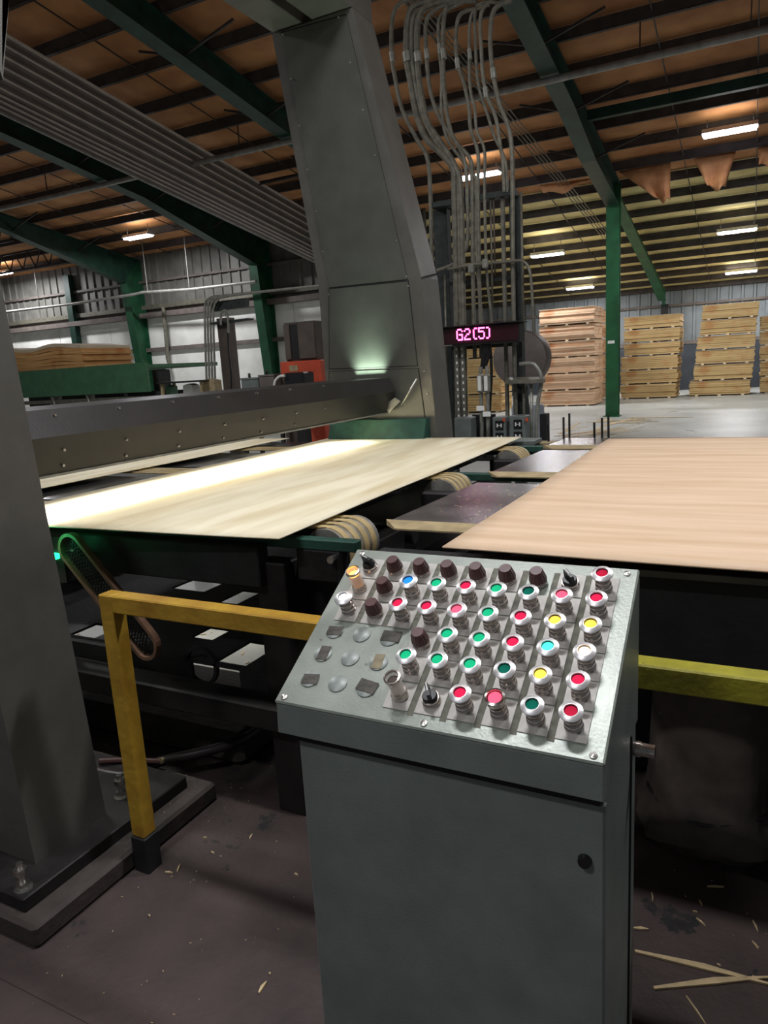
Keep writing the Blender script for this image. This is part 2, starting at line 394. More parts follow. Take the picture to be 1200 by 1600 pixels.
# small wall post
solo('wall_post', MB().box(-24.75, -24.45, 21.0, 21.24, -.02, 6.0), M_dgreen, 'thin dark steel wall post above the veneer pile on the green table', 'post', (-24.6, 21.1, -.02))
# rear frame of the extension
t = thing('extension_frame', 'green rafter and post of the rear extension behind the free-standing column', 'steel frame', (-3.565, 33.6, -.02))
part('rafter', MB().prism([(21.3, 5.75), (29.5, 4.35), (32.6, 3.7), (33.7, 3.4), (33.7, roofz(33.7)-.24), (21.3, roofz(21.3)-.24)], 'X', -3.58, -3.55)
     .prism([(21.3, 5.74), (29.5, 4.34), (32.6, 3.69), (32.6, 3.715), (29.5, 4.37), (21.3, 5.765)], 'X', -3.72, -3.41), M_colgreen, t)
part('post', MB().box(-3.7, -3.43, 33.4, 33.75, -.02, 3.6), M_soot, t)

# hanging ribbed metal curtain next to frame at -15
t = thing('draft_curtain', 'ribbed grey sheet-metal curtain hanging below the roof at upper left', 'metal curtain', (-12.0, 14, 7.2))
def cz(y, k): return (6.345+.155*(19.2-y)) - k*1.395
part('sheet', MB().prism([(3, cz(3, 0)), (21.1, cz(21.1, 0)), (21.1, cz(21.1, 1)), (3, cz(3, 1))], 'X', -12.03, -12.0), M_curtain, t)
ks = [0, .14, .28, .42, .56, .70, .79, .86, .93, 1.0]
for i, k in enumerate(ks):
    wv = .02 if i in (0, 9) else .009
    part('rib', MB().prism([(3, cz(3, k)-wv), (21.1, cz(21.1, k)-wv), (21.1, cz(21.1, k)+wv), (3, cz(3, k)+wv)], 'X', -12.0, -11.955), M_rib if i < 9 else M_pipe, t)
for i, k in enumerate([.07, .21, .35, .49, .63, .745, .825, .895, .965]):
    part('groove', MB().prism([(3, cz(3, k)-.012), (21.1, cz(21.1, k)-.012), (21.1, cz(21.1, k)+.012), (3, cz(3, k)+.012)], 'X', -12.0, -11.988), M_girt, t)

# sprinkler pipes and struts across the roof
def xpipe(yy, zz, x0, x1, r, m, name, label, cat='pipe', hang=()):
    t = thing(name, label, cat, ((x0+x1)/2, yy, zz))
    n = max(2, int((x1-x0)/4)); k = 0
    part('pipe', MB().tube([(x0, yy, zz), (x1, yy, zz)], r, 10), m, t)
    for xx in hang: part('hanger', MB().bar((xx, yy, zz), (xx, yy, roofz(yy)-.05), .02), M_purlin, t)
    return t
xpipe(14.32, 6.65, -34, 6, .062, M_pipe, 'sprinkler_pipe', 'long pale sprinkler pipe crossing under the roof from left to upper right', 'pipe', (-20, -17, -10.6, -6.2, -2, -.3))
xpipe(16.95, 6.7, -12.2, -9.4, .05, M_purlin, 'roof_strut', 'short dark strut ending on the ribbed curtain, left of the tower top', 'strut')
t = thing('eave_strut', 'dark green eave strut running right from the rafter below the long pipe', 'strut', (-1, 16.95, 6.7))
part('strut', MB().box(-3.4, 6, 16.85, 17.0, 6.58, 6.78), M_dgreen, t)
# wall-side pipe on hangers, left
t = thing('wall_pipe', 'thin pale pipe hung on rods in front of the left wall siding', 'pipe', at(150, 480, Y=20))
pp = [at(5, 488, Y=20), at(112, 475, Y=20), at(210, 460, Y=20), at(222, 457, Y=20), at(300, 452, Y=20), at(400, 440, Y=20)]
part('pipe', MB().tube(pp, .05, 8), M_pipe, t)
for px_, py_ in ((62, 481), (231, 457), (296, 450)):
    p = at(px_, py_, Y=20); part('rod', MB().bar(p, (p.x, 20, roofz(20)-.1), .025), M_pipe, t)
# open-web joists at far left
for q, yy in enumerate((16.2, 18.6)):
    t = thing('bar_joist', 'open-web bar joist at the left edge under the roof, ' + ('nearer of the two' if q == 0 else 'farther of the two'), 'joist', (-28, yy, roofz(yy)-.6))
    z1_, z0_ = roofz(yy)-.25, roofz(yy)-.85
    part('chord', MB().box(-40, -21.1, yy-.03, yy+.03, z0_-.03, z0_+.03), M_purlin, t)
    part('chord', MB().box(-40, -21.1, yy-.03, yy+.03, z1_-.03, z1_+.03), M_purlin, t)
    wb_ = MB(); xx = -40
    while xx < -21.3: wb_.bar((xx, yy, z0_), (xx+.35, yy, z1_), .03); wb_.bar((xx+.35, yy, z1_), (xx+.7, yy, z0_), .03); xx += .7
    part('web_rods', wb_, M_purlin, t, stuff=True)

# torn hanging insulation flaps at the end of the orange bay
def flap(pxs, yb, label, fold):
    c = at(*pxs[0], Y=yb); n = 9
    top0, top1 = at(*pxs[0], Y=yb), at(*pxs[1], Y=yb)
    bot0, bot1 = at(*pxs[3], Y=yb), at(*pxs[2], Y=yb)
    vs = []
    for j in range(n+1):
        v = j/n
        for i in range(n+1):
            u = i/n; p = (top0*(1-u)+top1*u)*(1-v)+(bot0*(1-u)+bot1*u)*v
            p = p+Vector((0, -fold*math.sin(u*math.pi*2.5+v*2)*.6*v-.10*math.sin(math.pi*v)*math.sin(math.pi*u), -.06*math.sin(math.pi*u)*v+.05*math.sin(u*9)*v)); vs.append(p)
    fs = [(j*(n+1)+i, j*(n+1)+i+1, (j+1)*(n+1)+i+1, (j+1)*(n+1)+i) for j in range(n) for i in range(n)]
    mb = MB().add(vs, fs, True)
    o = solo('insulation_flap', mb, M_orange_f, label, 'insulation', c, 'torn insulation flaps')
    md = o.modifiers.new('t', 'SOLIDIFY'); md.thickness = .02
M_orange_f = mat('orange_flap', (.36, .15, .06), .7, 0, 0, 2.5, .5, col2=(.56, .28, .12), bscale=5)
flap([(966, 268), (1048, 248), (1047, 313), (1024, 309)], 20.6, 'torn orange insulation flap hanging just right of the green column', .2)
flap([(1080, 242), (1150, 236), (1134, 293), (1106, 291)], 20.6, 'orange insulation pouch sagging from the roof edge farther right', .25)
flap([(1184, 228), (1230, 222), (1230, 255), (1186, 258)], 20.6, 'orange insulation flap cut off by the right edge of the photo', .15)
flap([(842, 290), (925, 278), (914, 288), (850, 303)], 20.3, 'small ragged orange insulation edge left of the green column', .1)

# thin conduits running down along the rafter slope
t = thing('conduit_run', 'four thin parallel conduits running down under the roof to the green column', 'conduit', (-5, 15, 6.9))
for i in range(4):
    x0, x1 = -5.25+i*.09, -4.55+i*.09
    part('conduit', MB().tube([(x0-.1, 10, roofz(10)-.42), (x1, 25, roofz(25)-.42)], .013, 6), M_conduit, t)

# ceiling lights
LIGHTS = [((-16.0-1.9, 18.35, 6.27), 'ceiling light hanging at left above the wall with the green frames', 1.9), ((-.72, 18.55, 6.28), 'long ceiling light at right below the orange insulation', 1),
          ((-6.37, 18.4, 6.27), 'ceiling light seen as bright spots behind the conduits', 1), ((-6.35, 25.0, 5.05), 'ceiling light above the tallest veneer stack, nearer one', 1.4),
          ((-6.55, 31.0, 4.4), 'low ceiling light between the conduit rack and green column, farther one', 1.5), ((-.69, 25.3, 5.1), 'upper of the two ceiling lights above the rightmost stacks', 1.4),
          ((-.66, 31.3, 4.42), 'lower of the two ceiling lights above the rightmost stacks', 1.5), ((-26.5, 19.6, 6.15), 'ceiling light cut by the left edge of the photo', 1.9)]
def ceiling_light(loc, label, k):
    x, y, z = loc
    t = thing('ceiling_light', label, 'ceiling light', loc, 'fluorescent ceiling lights')
    part('housing', MB().prism([(y-.1, z+.10), (y+.1, z+.10), (y+.19, z), (y-.19, z)], 'X', x-.55, x+.55), M_lampw, t)
    for q in (-.11, 0, .11): part('tube', MB().tube([(x-.52, y+q, z-.025), (x+.52, y+q, z-.025)], .024, 8), M_tube, t)
    for q in (-.45, .45): part('hanger', MB().bar((x+q, y, z+.1), (x+q, y, roofz(y)-.2), .012), M_purlin, t)
    area_light('lamp', (x, y, z-.07), 1.0, .3, LAMP*k, (.95, .96, 1), parent=t)
    area_light('lamp', (x, y, z+.14), 1.0, .3, LAMP*k*.04, (1, .95, .88), (0, 0, 1), parent=t)
for a in LIGHTS: ceiling_light(*a)

# fixtures over the grading station (above the frame of the photograph)
for loc, pw, lb in (((-1.3, 1.4, 6.2), 1.05, 'ceiling light above the operator, out of the frame'), ((-2.2, -2.4, 5.8), .75, 'ceiling light behind the operator, out of the frame'),
                ((1.6, 4.2, 6.2), 1.5, 'ceiling light above the right sheet, out of the frame'), ((-8.5, 4.5, 6.6), 1.8, 'ceiling light above the green table, out of the frame')):
    ceiling_light(loc, lb, pw)

# ================================================================== VENEER STACKS in the warehouse
def bundle(x0, x1, y0, y1, z0, z1, me, label, grp, spacers=True):
    t = thing('veneer_bundle', label, 'wood stack', ((x0+x1)/2, (y0+y1)/2, z0), grp)
    mb = MB(); n = 7; zz = z0+.045; h = (z1-zz-.0)/n
    for i in range(n):
        j = [random.uniform(-.025, .025) for _ in range(4)]
        mb.box(x0+j[0], x1+j[1], y0+j[2], y1+j[3], zz+i*h, zz+(i+1)*h-.004)
    part('veneer_sheets', mb, me, t, stuff=True)
    part('top_sheet', MB().bbox(x0-.01, x1+.01, y0-.01, y1+.01, z1-.004, z1+.006, .002), M_topW, t)
    for fx in (.12, .5, .88):
        xx = x0+(x1-x0)*fx; part('spacer', MB().box(xx-.05, xx+.05, y0+.0, y1, z0, z0+.045), M_topW, t)
    return t
def stack(px0, px1, ys, yd, pys, me, who, grp, shift=None):
    # pys: pixel rows (bottom..top) at the mid column; ys: depth of the front face
    pm = (px0+px1)/2; tiers = len(pys)-1
    names = ['bottom', 'second', 'third', 'fourth', 'fifth', 'sixth', 'seventh']
    zs = [at(pm, p, Y=ys).z for p in pys]; zs[0] = -.02
    for i in range(tiers):
        a, b = shift[i] if shift else (px0, px1)
        ym = pys[i]; x0 = at(a, ym, Y=ys).x; x1 = at(b, ym, Y=ys).x
        nm = 'top' if i == tiers-1 else names[i]
        bundle(x0, x1, ys+random.uniform(-.03, .03), ys+yd, zs[i], zs[i+1]-.012, me, '%s bundle of %s' % (nm, who), grp)
stack(843, 929, 25.6, 1.5, [634, 610, 584, 559, 533, 508, 481], M_edgeW, 'the pinkish veneer stack nearest the conduit rack', 'veneer bundles, stack by the rack')
stack(862, 936, 28.0, 1.5, [626, 604, 580, 556, 532, 508, 486], M_edgeW, 'the stack mostly hidden behind the one nearest the rack', 'veneer bundles, hidden stack',
      )
stack(970, 1058, 28.6, 1.4, [622, 600, 578, 556, 535, 514, 493], M_edgeY, 'the yellowish veneer stack just right of the green column', 'veneer bundles, stack right of the column',
      [(970, 1056), (970, 1058), (970, 1059), (975, 1061), (975, 1062), (975, 1062)])
stack(1080, 1172, 29.0, 1.4, [619, 594, 569, 546, 524, 499, 475], M_edgeY, 'the leaning veneer stack second from the right edge', 'veneer bundles, leaning stack',
      [(1077, 1172), (1084, 1175), (1087, 1178), (1089, 1180), (1094, 1181), (1097, 1185)])
stack(1187, 1280, 29.6, 1.4, [612, 587, 562, 538, 515, 491], M_edgeY, 'the stack cut off by the right edge of the photo', 'veneer bundles, cut-off stack')
stack(722, 784, 23.5, 1.2, [645, 617, 590, 560, 532], M_edgeY, 'the orange-brown stack seen through the conduit rack', 'veneer bundles, behind the rack')

# splinter piles on the far floor
def splinter(p, q, wd, label, group='loose wood splinters on the floor', z=None, name='wood_splinter'):
    p, q = Vector(p), Vector(q); d = (q-p); n = Vector((-d.y, d.x, 0)).normalized()*wd/2; m_ = (p+q)/2+n*.6
    up = Vector((0, 0, .006))
    base = [p-n*.3, m_-n, q-n*.1, q+n*.2, m_+n*.9, p+n*.5]
    vs = base+[b+up for b in base]
    return solo(name, MB().add(vs, [(5, 4, 3, 2, 1, 0), (6, 7, 8, 9, 10, 11)]+[(i, (i+1) % 6, 6+(i+1) % 6, 6+i) for i in range(6)]), M_splint, label, 'wood splinter', m_, group)
fz = -.015
def fl(px_, py_, z=fz): return at(px_, py_, Z=z)
splinter(fl(985, 653), fl(1083, 652), .12, 'long thin pale strip lying on the concrete right of the green column')
splinter(fl(940, 667), fl(985, 656), .2, 'pale strip on the concrete in front of the green column foot')
for i in range(12):
    p = fl(970+random.uniform(-14, 22), 657+random.uniform(-4, 5)); a = random.uniform(0, 6)
    splinter(p, p+Vector((math.cos(a), math.sin(a), 0))*random.uniform(.4, .9), .15, 'veneer scrap in the small heap beside the green column foot', 'heap of veneer scraps')
for i in range(16):
    p = at(862+random.uniform(0, 75), 686+random.uniform(-8, 2), Z=.0); a = random.uniform(-.6, 1.4)
    splinter(p+Vector((0, 0, .02*i % .1)), p+Vector((math.cos(a)*.9, math.sin(a)*.9, random.uniform(.05, .25))), .12, 'veneer scrap in the heap behind the black pins of the conveyor', 'scraps behind the conveyor')

# ================================================================== SCANNER GANTRY
G = thing('scanner_gantry', 'dark grey arch of two leaning legs, top beam and hood over the conveyor', 'machine', (-2.7, 3.4, 0))
def leg_poly(): return [(-2.14, .13), (-2.28, 2.39), (-2.73, 4.32), (-3.445, 4.31), (-3.19, 2.45), (-3.18, .13)]
leg_far = part('leg', MB().prism(leg_poly(), 'Y', 5.2, 5.53), M_gantry, G, 'far leg with bolted cover panels')
npoly = [(-2.155, .13), (-2.30, 2.39), (-2.75, 4.32), (-3.445, 4.31), (-3.19, 2.45), (-3.18, .13)]
leg_near = part('leg', MB().prism(npoly, 'Y', 1.37, 1.68), M_gantry, G, 'near leg')
YF = 5.2
def panel_px(pts, lab=None):
    q = [at(*p, Y=YF) for p in pts]; c_ = (q[0]+q[1]+q[2]+q[3])/4
    part('seam', MB().plate([c_+(p-c_)*1.0+(p-c_).normalized()*.010 for p in q], (0, -.0015, 0)), M_seam, leg_far)
    return part('cover_panel', MB().plate(q, (0, -.005, 0)), M_gantry_panel, leg_far)
panel_px([(440, 52), (541, 24), (637, 436), (515, 449)]); panel_px([(515, 452), (637.5, 440), (652, 571), (515, 576)]); panel_px([(515, 581), (653, 576), (664, 655), (515, 655)])
for bx, by in [(442, 54), (529, 27), (547, 98), (567, 172), (586, 243), (455, 123), (468, 196), (481, 265), (494, 330), (505, 393), (620, 376), (635, 432), (638, 447), (514, 460), (663, 580), (668, 615), (617, 660), (656, 658)]:
    p = at(bx, by, Y=YF-.005); part('bolt', MB().lathe([(.008, 0), (.007, -.006), (0, -.008)], p, 'Y', 6), M_zinc, leg_far)
# seam line around the kink of the side face
part('seam', MB().plate([at(658, 434, Y=5.195), at(660, 434, Y=5.195), (-2.274, 5.53, 2.44), (-2.276, 5.53, 2.43)], (.004, 0, .006)), M_seam, leg_far)
# base plate, pedestal, anchor bolts
part('base_plate', MB().bbox(-3.4, -2.04, 1.235, 2.0, .08, .13, .004), M_dark, G)
trim = struct('trim_1', MB().bbox(-3.7, -1.955, 1.2, 2.08, 0, .08, .012), M_pedestal)
for p in (at(37, 1388, Z=.13), at(192, 1255, Z=.1)):
    b = part('anchor_bolt', MB().tube([(p.x, p.y, .12), (p.x, p.y, .225)], .011, 10), M_zinc, G)
    for z in (.135, .185): part('nut', MB().lathe([(.022, z), (.022, z+.02)], (p.x, p.y, 0), 'Z', 6, False), M_zinc, b)
    part('washer', MB().lathe([(.03, .13), (.03, .134)], (p.x, p.y, 0), 'Z', 14, False), M_zinc, b)
# top beam, two box halves with a slot
part('top_beam', MB().bbox(-3.445, -3.17, 1.37, 5.53, 4.325, 4.8, .004), M_gantry, G)
part('top_beam', MB().bbox(-3.08, -2.735, 1.37, 5.53, 4.325, 4.8, .004), M_gantry, G)
part('gusset', MB().prism([(1.72, 4.34), (2.06, 2.9), (2.14, 3.2), (2.5, 4.34)], 'X', -2.62, -2.6).prism([(2.06, 2.92), (2.14, 3.2), (2.5, 4.34), (2.47, 4.34), (2.12, 3.25)], 'X', -2.68, -2.6), M_gantry, G, 'stiffening plate under the top beam')
# hood
M_hood = mat('hood_shaded', (.034, .031, .028), .42, .3, .10, 6, .12, bscale=220)  # gantry paint darkened: shade put into the colour against bounce off the sheet
hood = part('hood', MB().prism([(-2.58, 1.386), (-2.52, 1.546), (-2.575, 1.655), (-2.95, 1.66), (-3.0, 1.42)], 'Y', 1.682, 5.15), M_hood, G, 'long scanner hood')
part('lit_edge_strip', MB().box(-2.583, -2.574, 1.70, 5.15, 1.378, 1.388), M_conduit_b, hood)  # pale strip painted in for the lit lower edge of the hood
def hood_face(px_, py_, upper):      # bolt on the sloped faces
    a = (-2.52, 1.546); b = (-2.575, 1.655) if upper else (-2.58, 1.386)
    best = None
    d = F_+R_*((px_-600)/FOC)+U_*((800-py_)/FOC); ex, ez = b[0]-a[0], b[1]-a[1]; n = (-ez, ex)
    t = (n[0]*a[0]+n[1]*(a[1]-H))/(n[0]*d.x+n[1]*d.z); return CAM+d*t
for bx, by in [(85, 648), (185, 637), (269, 628), (341, 621), (401, 614), (453, 609), (505, 603)]:
    p = hood_face(bx, by, True); part('bolt', MB().lathe([(0, .009), (.007, .008), (.008, -.002)], p, 'X', 6), M_zinc, hood)
for bx, by in [(99, 703), (197, 687), (280, 674), (351, 663), (411, 654), (98, 727), (196, 712), (278, 697), (348, 684), (407, 675), (463, 645), (460, 663), (508, 638)]:
    p = hood_face(bx, by, False); part('bolt', MB().lathe([(0, .009), (.007, .008), (.008, -.002)], p, 'X', 6), M_zinc, hood)
part('bracket', MB().prism([(-2.555, 1.38), (-2.46, 1.47), (-2.50, 1.50), (-2.6, 1.44)], 'Y', 5.08, 5.1), M_conduit_b, G)
part('stay_rod', MB().tube([at(651, 592, Y=5.12), at(627, 634, Y=5.12)], .008, 8), M_zinc, G)
part('foot_cover', MB().prism([(5.0, 1.02), (5.195, 1.02), (5.195, 1.33), (5.12, 1.33)], 'X', -3.12, -2.26), M_rail_green, G, 'cover at the foot of the far leg, green light put into its colour')  # green of the lamp light is put into the cover's colour
part('light_bar', MB().box(-2.9, -2.62, 1.75, 5.1, 1.372, 1.384), M_lampw, hood, 'light bar under the hood')
area_light('hood_lamp', (-2.80, 3.3, 1.368), .14, 3.1, 40, (1, .99, .96), (0.0, 0, -1), parent=G, spread=110)
# upward inspection lamp behind the hood end
area_light('inspection_lamp', (-2.76, 5.165, 1.665), .26, .03, 3.6, (.74, 1, .82), (0, .05, 1), parent=G, spread=75)
part('inspection_lamp_can', MB().box(-2.9, -2.62, 5.145, 5.19, 1.63, 1.655), M_zinc, G)
pl = bpy.data.lights.new('laser_glow', 'POINT'); pl.energy = .08; pl.color = (.1, 1, .45); pl.shadow_soft_size = .05
po = bpy.data.objects.new('laser_glow', pl); COL.objects.link(po); po.parent = G; po.location = Vector((-2.6, 4.86, 1.27))-G.location

# ================================================================== VENEER SHEETS
def sheet(pts, z, m, label, loc, bend=.012, ph=0, zs=None):
    # pts: near-left, near-right, far-right, far-left in XY
    nx, ny = 16, 26; vs = []
    for j in range(ny+1):
        v = j/ny
        for i in range(nx+1):
            u = i/nx
            x = (pts[0][0]*(1-u)+pts[1][0]*u)*(1-v)+(pts[3][0]*(1-u)+pts[2][0]*u)*v
            y_ = (pts[0][1]*(1-u)+pts[1][1]*u)*(1-v)+(pts[3][1]*(1-u)+pts[2][1]*u)*v
            vs.append((x, y_, z+bend*math.sin(u*5+v*3+ph)*.5+bend*math.sin(v*7+ph)*.5))
    n = len(vs); k = nx+1
    fs = [(j*k+i, j*k+i+1, (j+1)*k+i+1, (j+1)*k+i) for j in range(ny) for i in range(nx)]
    mb = MB().add(vs, fs, True)
    o = solo('veneer_sheet', mb, m, label, 'veneer sheet', loc, 'veneer sheets on the conveyor')
    md = o.modifiers.new('t', 'SOLIDIFY'); md.thickness = .005; md.offset = -1
    return o
sheet([(-3.12, 1.90), (-1.47, 2.01), (-1.50, 5.10), (-3.16, 5.16)], 1.176, M_veneerA, 'pale cream veneer sheet lying under the grey hood, brightly lit along its left side', (-2.3, 3.5, 1.17), .006)
sheet([(-.86, 2.03), (.75, 2.02), (.78, 5.03), (-.88, 5.06)], 1.176, M_veneerB, 'pinkish tan veneer sheet at right behind the button console', (0, 3.5, 1.17), .006, 2)
sheet([(-4.5, 2.4), (-3.62, 2.55), (-3.6, 5.2), (-4.5, 5.1)], 1.176, M_veneerA, 'veneer sheet beyond the hood, seen as a thin strip under its lower edge', (-4.4, 3.8, 1.17), .006, 1)

# ================================================================== BELT CONVEYOR
C_ = thing('belt_conveyor', 'dark grading line with belt pulleys and slide plates under the sheets', 'conveyor', (-1.5, 3.5, 0))
BY = [(2.26, 2.50), (3.40, 3.62), (4.55, 4.77)]      # belt lanes
for lane, (y0, y1) in enumerate(BY):
    # pulleys at the end of the left bed and start of the right one
    for xc in (-1.435, -.62):
        pu = part('pulley', MB().lathe([(.03, y0-.01), (.097, y0-.01), (.097, y1+.01), (.03, y1+.01)], (xc, 0, 1.06), 'Y', 28), M_steel, C_, 'steel belt drum')
        for q in range(4):
            ya = y0+(y1-y0)*(q/4+.02); yb = ya+(y1-y0)/4*.60
            if xc < -1: part('belt', MB().lathe([(.093, ya), (.101, ya), (.101, yb), (.093, yb)], (xc, 0, 1.06), 'Y', 28), M_belt, pu)
        part('hub', MB().lathe([(.0, y0-.035), (.035, y0-.035), (.035, y0-.01)], (xc, 0, 1.06), 'Y', 14), M_dark, pu)
    for q in range(4):
        ya = y0+(y1-y0)*(q/4+.02); yb = ya+(y1-y0)/4*.60
        part('belt', MB().box(-4.6, -1.435, ya, yb, 1.153, 1.161), M_belt, C_)
        part('belt', MB().box(-.62, 3, ya, yb, 1.153, 1.161), M_belt, C_)
    part('shaft_bearing', MB().bbox(-1.5, -1.30, y0-.12, y0-.05, .98, 1.11, .01), M_dark, C_)
    part('bearing_bolt', MB().lathe([(0, y0-.15), (.014, y0-.15), (.014, y0-.12)], (-1.33, 0, 1.08), 'Y', 8), M_zinc, C_)
# cross rails (green) in front of each drum lane
for y0 in (2.17, 3.70, 4.90): part('cross_rail', MB().bbox(-3.4, -1.24 if y0 < 3 else -.5, y0-.03, y0+.02, 1.105, 1.145, .004), M_rail_green, C_)
# slide plates of the middle lane: dark steel with a tan wooden strip at the front
for (ya, yb) in ((2.47, 3.36), (3.70, 4.62), (4.86, 5.3)):
    xl0, xl1 = (-1.26, -1.22)
    pl_ = part('slide_plate', MB().hexa([(xl0, ya, 1.13), (-.3, ya, 1.13), (-.3, yb, 1.13), (xl1, yb, 1.13), (xl0, ya, 1.152), (-.3, ya, 1.152), (-.3, yb, 1.152), (xl1, yb, 1.152)]), M_slide, C_)
    part('wood_strip', MB().hexa([(-1.2, ya-.09, 1.136), (-.3, ya-.09, 1.136), (-.3, ya, 1.13), (-1.28, ya, 1.13), (-1.2, ya-.09, 1.142), (-.3, ya-.09, 1.142), (-.3, ya-.001, 1.155), (-1.28, ya-.001, 1.155)]), M_tan, C_)
    for k in range(34 if ya < 3 else 12):
        pass
# scratches and chips lying on the slide plates
ch = MB()
for k in range(70):
    x = random.uniform(-1.2, -.75); y = random.choice([random.uniform(2.55, 3.3)]*3+[random.uniform(3.75, 4.5)]); a = random.gauss(.1, .6); l = random.uniform(.004, .024)
    d = Vector((math.cos(a), math.sin(a), 0))*l; p = Vector((x, y, 1.154)); ch.plate([p, p+d, p+d+Vector((0, .0015, 0)), p+Vector((0, .002, 0))], (0, 0, .001))
o = solo('wood_chips', ch, M_splint, 'small wood chips scattered on the dark slide plates', 'wood chips', (-1, 3, 1.15)); o['kind'] = 'stuff'
# slide plates of the left bed
for (ya, yb) in ((2.58, 3.33), (3.76, 4.47), (4.95, 5.2)):
    part('slide_plate', MB().bbox(-4.5, -1.55, ya, yb, 1.125, 1.146, .002), M_slide_l, C_)
for (ya, yb) in ((2.05, 2.2), (2.6, 3.3), (3.7, 4.45)):
    part('slide_plate', MB().bbox(-.5, 3, ya, yb, 1.125, 1.146, .002), M_slide_l, C_)
# front rails and body
part('front_rail', MB().bbox(-4.6, -1.62, 2.07, 2.14, .96, 1.12, .006), M_soot, C_)
part('front_rail', MB().bbox(-1.16, 3.2, 2.1, 2.2, .86, 1.118, .006), M_soot, C_)
part('front_rail', MB().bbox(-1.6, -1.1, 2.28, 2.34, .72, .95, .006), M_dark, C_)
part('far_rail', MB().bbox(-2.2, 3.2, 5.32, 5.42, 1.02, 1.10, .006), M_rail_green, C_)
part('far_strip', MB().bbox(-1.55, -.6, 5.31, 5.44, 1.10, 1.118, .003), M_tan, C_)
part('far_plate', MB().bbox(-2.35, -1.42, 5.13, 5.36, 1.12, 1.15, .003), M_box, C_)
for xx in (-4.5, -3.0, -1.60):
    for yy in (2.16, 4.9): part('leg', MB().bbox(xx-.065, xx+.065, yy-.05, yy+.05, -.02 if yy > 3 else 0, 1.05, .006), M_dark, C_)
for xx in (-.9, .9, 2.9):
    for yy in (2.9, 5.0): part('leg', MB().bbox(xx-.06, xx+.06, yy-.06, yy+.06, -.02 if yy > 3 else 0, 1.02, .006), M_soot, C_)
part('lower_beam', MB().bbox(-4.6, -1.55, 2.05, 2.17, .385, .485, .008), M_dark, C_)
part('lower_beam', MB().bbox(-4.6, -1.55, 4.86, 4.96, .30, .42, .008), M_dark, C_)
part('cross_beam', MB().bbox(-1.66, -1.54, 2.2, 4.9, .78, .95, .006), M_dark, C_)
part('cross_beam', MB().bbox(-3.9, -3.8, 2.17, 4.9, .5, .66, .006), M_dark, C_)
def pan(x0, x1, y0, y1, z, holes, t=.012):       # pan with rectangular openings
    xs = sorted({x0, x1, *[h[0] for h in holes], *[h[1] for h in holes]}); ys = sorted({y0, y1, *[h[2] for h in holes], *[h[3] for h in holes]}); mb = MB()
    for a, b in zip(xs[:-1], xs[1:]):
        for c, d in zip(ys[:-1], ys[1:]):
            mx_, my_ = (a+b)/2, (c+d)/2
            if not any(h[0] < mx_ < h[1] and h[2] < my_ < h[3] for h in holes): mb.box(a, b, c, d, z-t, z)
    return mb
part('masking_pan', pan(-3.75, -1.62, 2.2, 4.85, .55, [(-2.95, -2.78, 2.25, 2.41), (-2.33, -2.2, 2.42, 2.56), (-2.02, -1.86, 2.23, 2.47), (-3.0, -2.75, 3.0, 3.35), (-2.55, -2.42, 2.88, 3.1), (-2.55, -2.25, 3.4, 3.65)]), M_soot, C_)  # black pan added to hide the lit floor, openings leave bright patches
part('masking_apron', MB().box(-3.75, -2.12, 2.185, 2.2, .30, .55).box(-1.86, -1.62, 2.185, 2.2, .30, .55), M_soot, C_)  # added black plates closing the bright gap below the pan
part('drive_shaft', MB().tube([(-4.4, 3.2, .9), (-1.5, 3.2, .9)], .04, 12), M_dark, C_)
part('chain_wheel', MB().lathe([(.075, 2.20), (.09, 2.20), (.09, 2.22), (.075, 2.22), (.075, 2.20)], (at(315, 1040, Y=2.21).x, 0, at(315, 1040, Y=2.21).z), 'Y', 28, cap=False), M_soot, C_)
part('dark_filler', MB().bbox(-1.0, 3.2, 2.95, 5.2, .0, .84, .01), M_soot, C_)  # black block added in place of the dark void under the right sheet
FILL = thing('fill_light', 'unseen fill light added under the conveyor to brighten the floor', 'lamp', (-3.3, 3.7, .47), None)
part('shade', MB().prism([(3.6, .47), (3.8, .47), (3.76, .53), (3.64, .53)], 'X', -3.8, -2.8), M_soot, FILL)
area_light('fill_lamp', (-3.3, 3.7, .46), .9, .1, 4, (1, .96, .88), (0, 0, -1), parent=FILL)  # unseen lamp added to brighten the floor patches under the conveyor
part('bracket', MB().box(-3.70, -3.66, 3.68, 3.72, .53, .536), M_soot, FILL)
# stop pins at the far end
for px_, tp, bt in ((857, 662, 691), (881, 652, 690), (890, 646, 690), (929, 660, 691), (941, 653, 691), (951, 648, 691)):
    p = at(px_, 693, Y=5.38); q = at(px_-.5, tp, Y=5.38)
    part('stop_pin', MB().tube([(p.x, 5.38, 1.08), (q.x, 5.38, q.z)], .009, 6), M_soot, C_)
# chain guard with perforated screen
CG = thing('chain_guard', 'slanting pill-shaped chain guard with rusty rim and mesh, lit green at its top', 'guard', at(160, 940, Y=1.99))
c0, c1 = at(113, 858, Y=1.99), at(228, 1005, Y=1.99)
ax = (c1-c0).normalized(); nrm = Vector((ax.z, 0, -ax.x)); rr = .07
rim_pts = []
for k in range(13): a = math.pi*k/12; rim_pts.append(c0-ax*math.sin(a)*rr+nrm*math.cos(a)*rr)
for k in range(13): a = math.pi*k/12; rim_pts.append(c1+ax*math.sin(a)*rr-nrm*math.cos(a)*rr)
mb = MB()
N = len(rim_pts); cen = (c0+c1)/2
vs = []
for p in rim_pts:
    q = c0+ax*max(0, min((c1-c0).length, (p-c0).dot(ax))); inn = q+(p-q)*.80
    vs += [p+Vector((0, -.014, 0)), p+Vector((0, .014, 0)), inn+Vector((0, .014, 0)), inn+Vector((0, -.014, 0))]
fs = []
